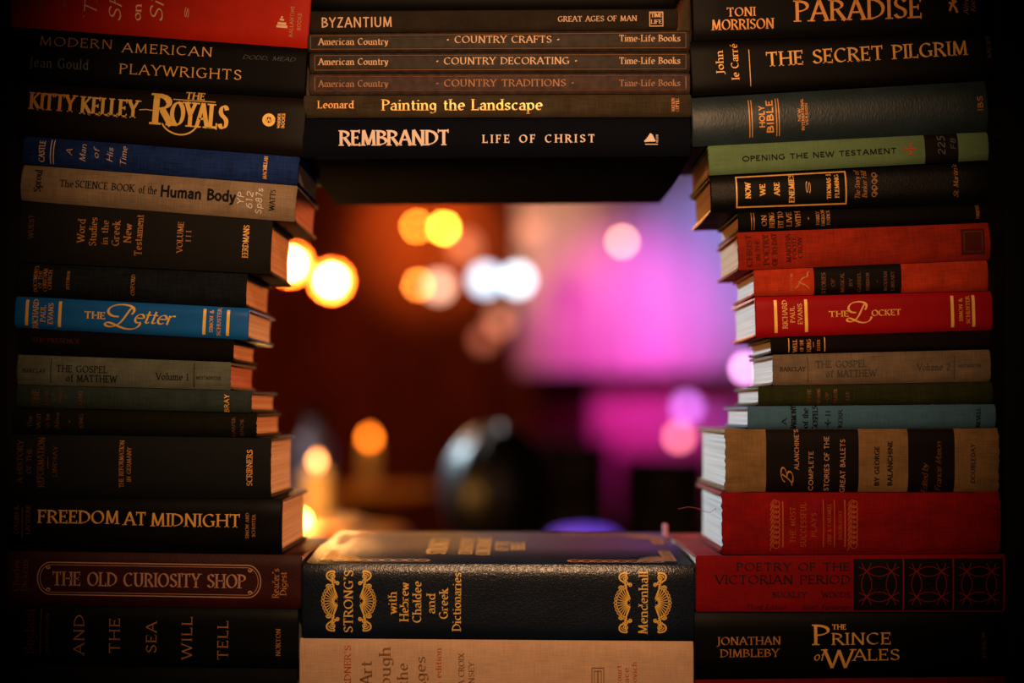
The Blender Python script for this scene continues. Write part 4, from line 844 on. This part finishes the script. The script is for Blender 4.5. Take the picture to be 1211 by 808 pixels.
b = RB(10, 914, 1173, W=.12, bulge=.003, pw=3.5, fray=.0005, cover=cloth('beige_brown_book_cloth', (.30, .215, .14), .25), page=PAGEW, label='beige brown cloth book with dark Volume 2 lettering, right stack')
b.text('BARCLAY', 937.5, 436.5, 30, 5, INK); b.vline(955.7, .1, .9, 1, INKF); b.text('THE GOSPEL', 995, 430.5, 60, 8, INKF); b.text('of MATTHEW', 1006.5, 441.5, 59, 8, INKF)
b.text('Volume 2', 1104, 434, 38, 8, INKF); b.vline(1129, .1, .9, 1, INKF); b.text('WESTMINSTER', 1146.5, 432.5, 27, 3.6, INKF)
b = RB(11, 897, 1175, W=.125, bulge=.003, pw=3, cover=cloth('moss_green_book_cloth', (.040, .048, .013), .35), page=PAGEW, label='dark moss green book between the beige brown and blue grey books')
for t, x, w_, h in (('THE', 957, 16, 4), ('MEANING', 968, 17, 4), ('OF', 978, 9, 4), ('PRAYER', 988, 16, 4), ('LEE', 1002, 10, 4)): b.rt(t, x, 468.5, w_, h, GOLDX)
b = RB(12, 884.5, 1178.5, W=.13, bulge=.003, pw=3, cover=cloth('blue_grey_book_cloth', (.085, .21, .34), .2, wear=.1), page=PAGEW, label='muted blue grey cloth book with black upright words, right stack')
for t, x, y, w_, h in (('A', 927.5, 498.5, 7, 6), ('HARMONY', 938.5, 494.5, 28, 6.5), ('of the', 952.4, 494.5, 22, 7), ('GOSPELS', 964, 494.3, 27, 6.5), ('KERR', 993.8, 495, 20, 5), ('REVELL', 1157, 493.5, 22, 5)): b.rt(t, x, y, w_, h, INK, 'cond')
q = []
for yy in (487, 491): b.curve([(976, yy), (979, yy), (982, yy)], 1.1, INK, acc=q)
b.curve([(979, 495), (979, 499), (979, 504)], 1.2, INK, acc=q); b.curve([(975.5, 499), (979, 502), (982.5, 499)], 1.2, INK, acc=q); b.quads('emblem', q, INK)
TANB = cloth('ochre_tan_book_cloth', (.36, .21, .085), .25, wear=.3)
b = RB(13, 856.5, 1183.6, W=.175, bulge=.004, pw=5, fray=.0016, inset=.005, bt=.0032, cover=TANB, page=PAGEW, label='thick worn ochre tan book with two black spine panels, right stack')
BP = plain('black_spine_print', (.006, .0035, .003), .6)
b.panel(906, 1015.5, .0, .995, BP, 'black_panel'); b.panel(1074, 1129, .0, .995, BP, 'black_panel')
b.rt('\x02', 931, 566, 22, 15, GOLDD, 'script'); b.rt("ALANCHINE'S", 942, 532, 47, 5.5, TC, 'sans'); b.rt('COMPLETE', 959, 557, 46, 5.5, TC, 'sans'); b.rt('STORIES OF THE', 977.5, 548.5, 64, 6, TC, 'sans'); b.rt('GREAT BALLETS', 996.5, 551, 62, 6, TC, 'sans')
b.rt('BY GEORGE', 1037, 551, 46, 6, INK, 'sansb'); b.rt('BALANCHINE', 1052.5, 548, 52, 6, INK, 'sansb'); b.rt('Edited by', 1093.5, 566, 34, 7, GOLDX, 'script'); b.rt('Francis Mason', 1109.6, 552, 58, 7, GOLDX, 'script'); b.rt('DOUBLEDAY', 1150.6, 548, 46, 5.5, INK, 'sans')
b = RB(14, 853, 1185, W=.165, bulge=.004, pw=4, fray=.0022, inset=.006, bt=.0032, cover=cloth('faded_red_book_cloth', (.36, .006, .008), .3, wear=.3), page=PAGEW, label='thick faded red cloth book with frayed left spine end and pale pages')
GR = plain('worn_orange_print', (.42, .085, .02), .6)
def loops(b, x0, x1, y0, y1, n, mat):
    q = []
    for k in range(n):
        y = y0+(y1-y0)*(k+.5)/n; h = (y1-y0)/n
        b.curve(bez([(x0, y+h*1.1), (x0+2, y-h*.6), (x1, y-h*1.4), (x1, y), (x1-1, y+h*.8), (x0+5, y+h*.9), (x0+3, y+h*.1)], 7), 1.1, mat, acc=q)
        b.curve(bez([(x0, y+h*.2), (x0+3, y-h*1.1), (x1-3, y-h*1.3), (x1-4, y-h*.2)], 7), .9, mat, acc=q)
    b.quads('scroll_ornament', q, mat)
loops(b, 911, 922, 594, 648, 9, GR); b.vline(926, .12, .86, 1.5, GR); b.vline(999.5, .12, .88, 1.5, GR); loops(b, 1003, 1014, 594, 648, 9, GR)
b.rt('THE MOST', 937.5, 621, 42, 6.5, GR, 'thin'); b.rt('SUCCESSFUL', 950, 621, 52, 7, GR, 'thin'); b.rt('PLAYS', 962.5, 621, 28, 6, GR, 'thin'); b.vline(974, .12, .88, 1, GR); b.vline(987, .12, .88, 1, GR)
b.rt('CERF & CARTMELL', 980.7, 620, 48, 4.2, GR); b.rt('DOUBLEDAY', 993.5, 621, 34, 4, GR)
r0, z0 = b.loc(853, 608)
MB().tube([(r0-.004+(-.028+.036*t/7)*1.0*(1-t/7)-.0, .03-.03*t/7, z0+.002+.0022*math.sin(t*1.3)) for t in range(8)], .0002, 5).build('loose_thread', plain('pink_thread', (.5, .12, .12), .8), b.root)
POET = cloth('deep_red_book_cloth', (.32, .005, .009), .2, wear=.15)
b = RB(15, 823, 1189.5, W=.215, bulge=.002, pw=6, cover=POET, page=PAGE, label='wide deep red book with a black lattice pattern on its right half')
b.text('POETRY OF THE', 938, 670.5, 134, 9.5, INK, style='serif'); b.text('VICTORIAN PERIOD', 925.5, 685.5, 159, 10.5, INK, style='serif'); b.text('BUCKLEY', 933.5, 703.5, 40, 6.5, INK, style='serif'); b.text('WOODS', 988.5, 703.5, 33, 6.5, INK, style='serif')
b.text('Third Edition', 906, 718, 48, 5.5, INK, style='ital'); b.text('Scott, Foresman', 977, 718, 56, 5.5, INK, style='ital')
b.panel(1009.5, 1188, .03, .93, plain('black_pattern_print', (.006, .004, .005), .55), 'pattern_panel')
for x in (1068.3, 1127.3, 1187): b.vline(x, .03, .93, 1.6, REDM)
q = []
for cell in range(3):
    x0 = 1010+cell*59.2
    for i in range(-1, 2):
        for j in range(-1, 2):
            cx, cy = x0+29.3+i*29.3, 691+j*30
            pts = []
            for k in range(25):
                a = k*PI/12; X_, Y_ = cx+20.8*math.cos(a), cy+20.8*math.sin(a)
                pts.append((min(max(X_, x0), x0+58), min(max(Y_, 662), 721)))
            seg = []
            for p in pts:
                if x0 < p[0] < x0+58 and 662 < p[1] < 721: seg.append(p)
                else:
                    if len(seg) > 1: b.curve(seg, .8, REDM, acc=q)
                    seg = []
            if len(seg) > 1: b.curve(seg, .8, REDM, acc=q)
    for i in range(4): 
        for r in (10, 6.5, 3.5): b.curve([(x0+29.3+(-29.3 if i in (1,) else (29.3 if i == 2 else 0))*0+r*math.cos(k*PI/8), 691+r*math.sin(k*PI/8)) for k in range(17)], .35, REDM, acc=q)
b.quads('lattice_pattern', q, REDM, .0006)
xx, _ = b.loc(829, 700)
MB().box((xx-.012, .17, b.T(xx)+.0001), (xx-.009, .19, b.T(xx)+.012)).build('bookmark_tab', plain('pink_card', (.6, .22, .3), .7), b.root, False)
b = RB(16, 821, 1190, W=.16, bulge=.004, pw=4, cover=plain('jet_black_jacket', (.0014, .0014, .0014), .5), page=PAGE, label='thick jet black book with gold two size capitals, below the wide deep red book')
b.text('JONATHAN', 885.5, 758, 75, 9.5, GOLDD); b.text('DIMBLEBY', 886.5, 772.5, 69, 9.5, GOLDD)
b.text('P', 971, 751, 18, 24, GOLD); b.text('RINCE', 1018.5, 755.5, 69, 14, GOLD); b.text('THE', 992.5, 741.8, 16, 6, GOLD, style='bold'); b.text('of', 968, 776, 11.5, 11, GOLD, style='ital')
b.text('W', 992, 779, 34, 22, GOLD); b.text('ALES', 1036.5, 774.5, 54, 13.5, GOLD); b.rt('MORROW', 1163, 763, 30, 4.5, GOLDX)
b = RB(17, 822, 1190, W=.16, bulge=.003, pw=4, cover=cloth('wine_red_book_cloth', (.22, .008, .010), .2), page=PAGE, label='wine red book at the very bottom of the right stack, only a strip showing')
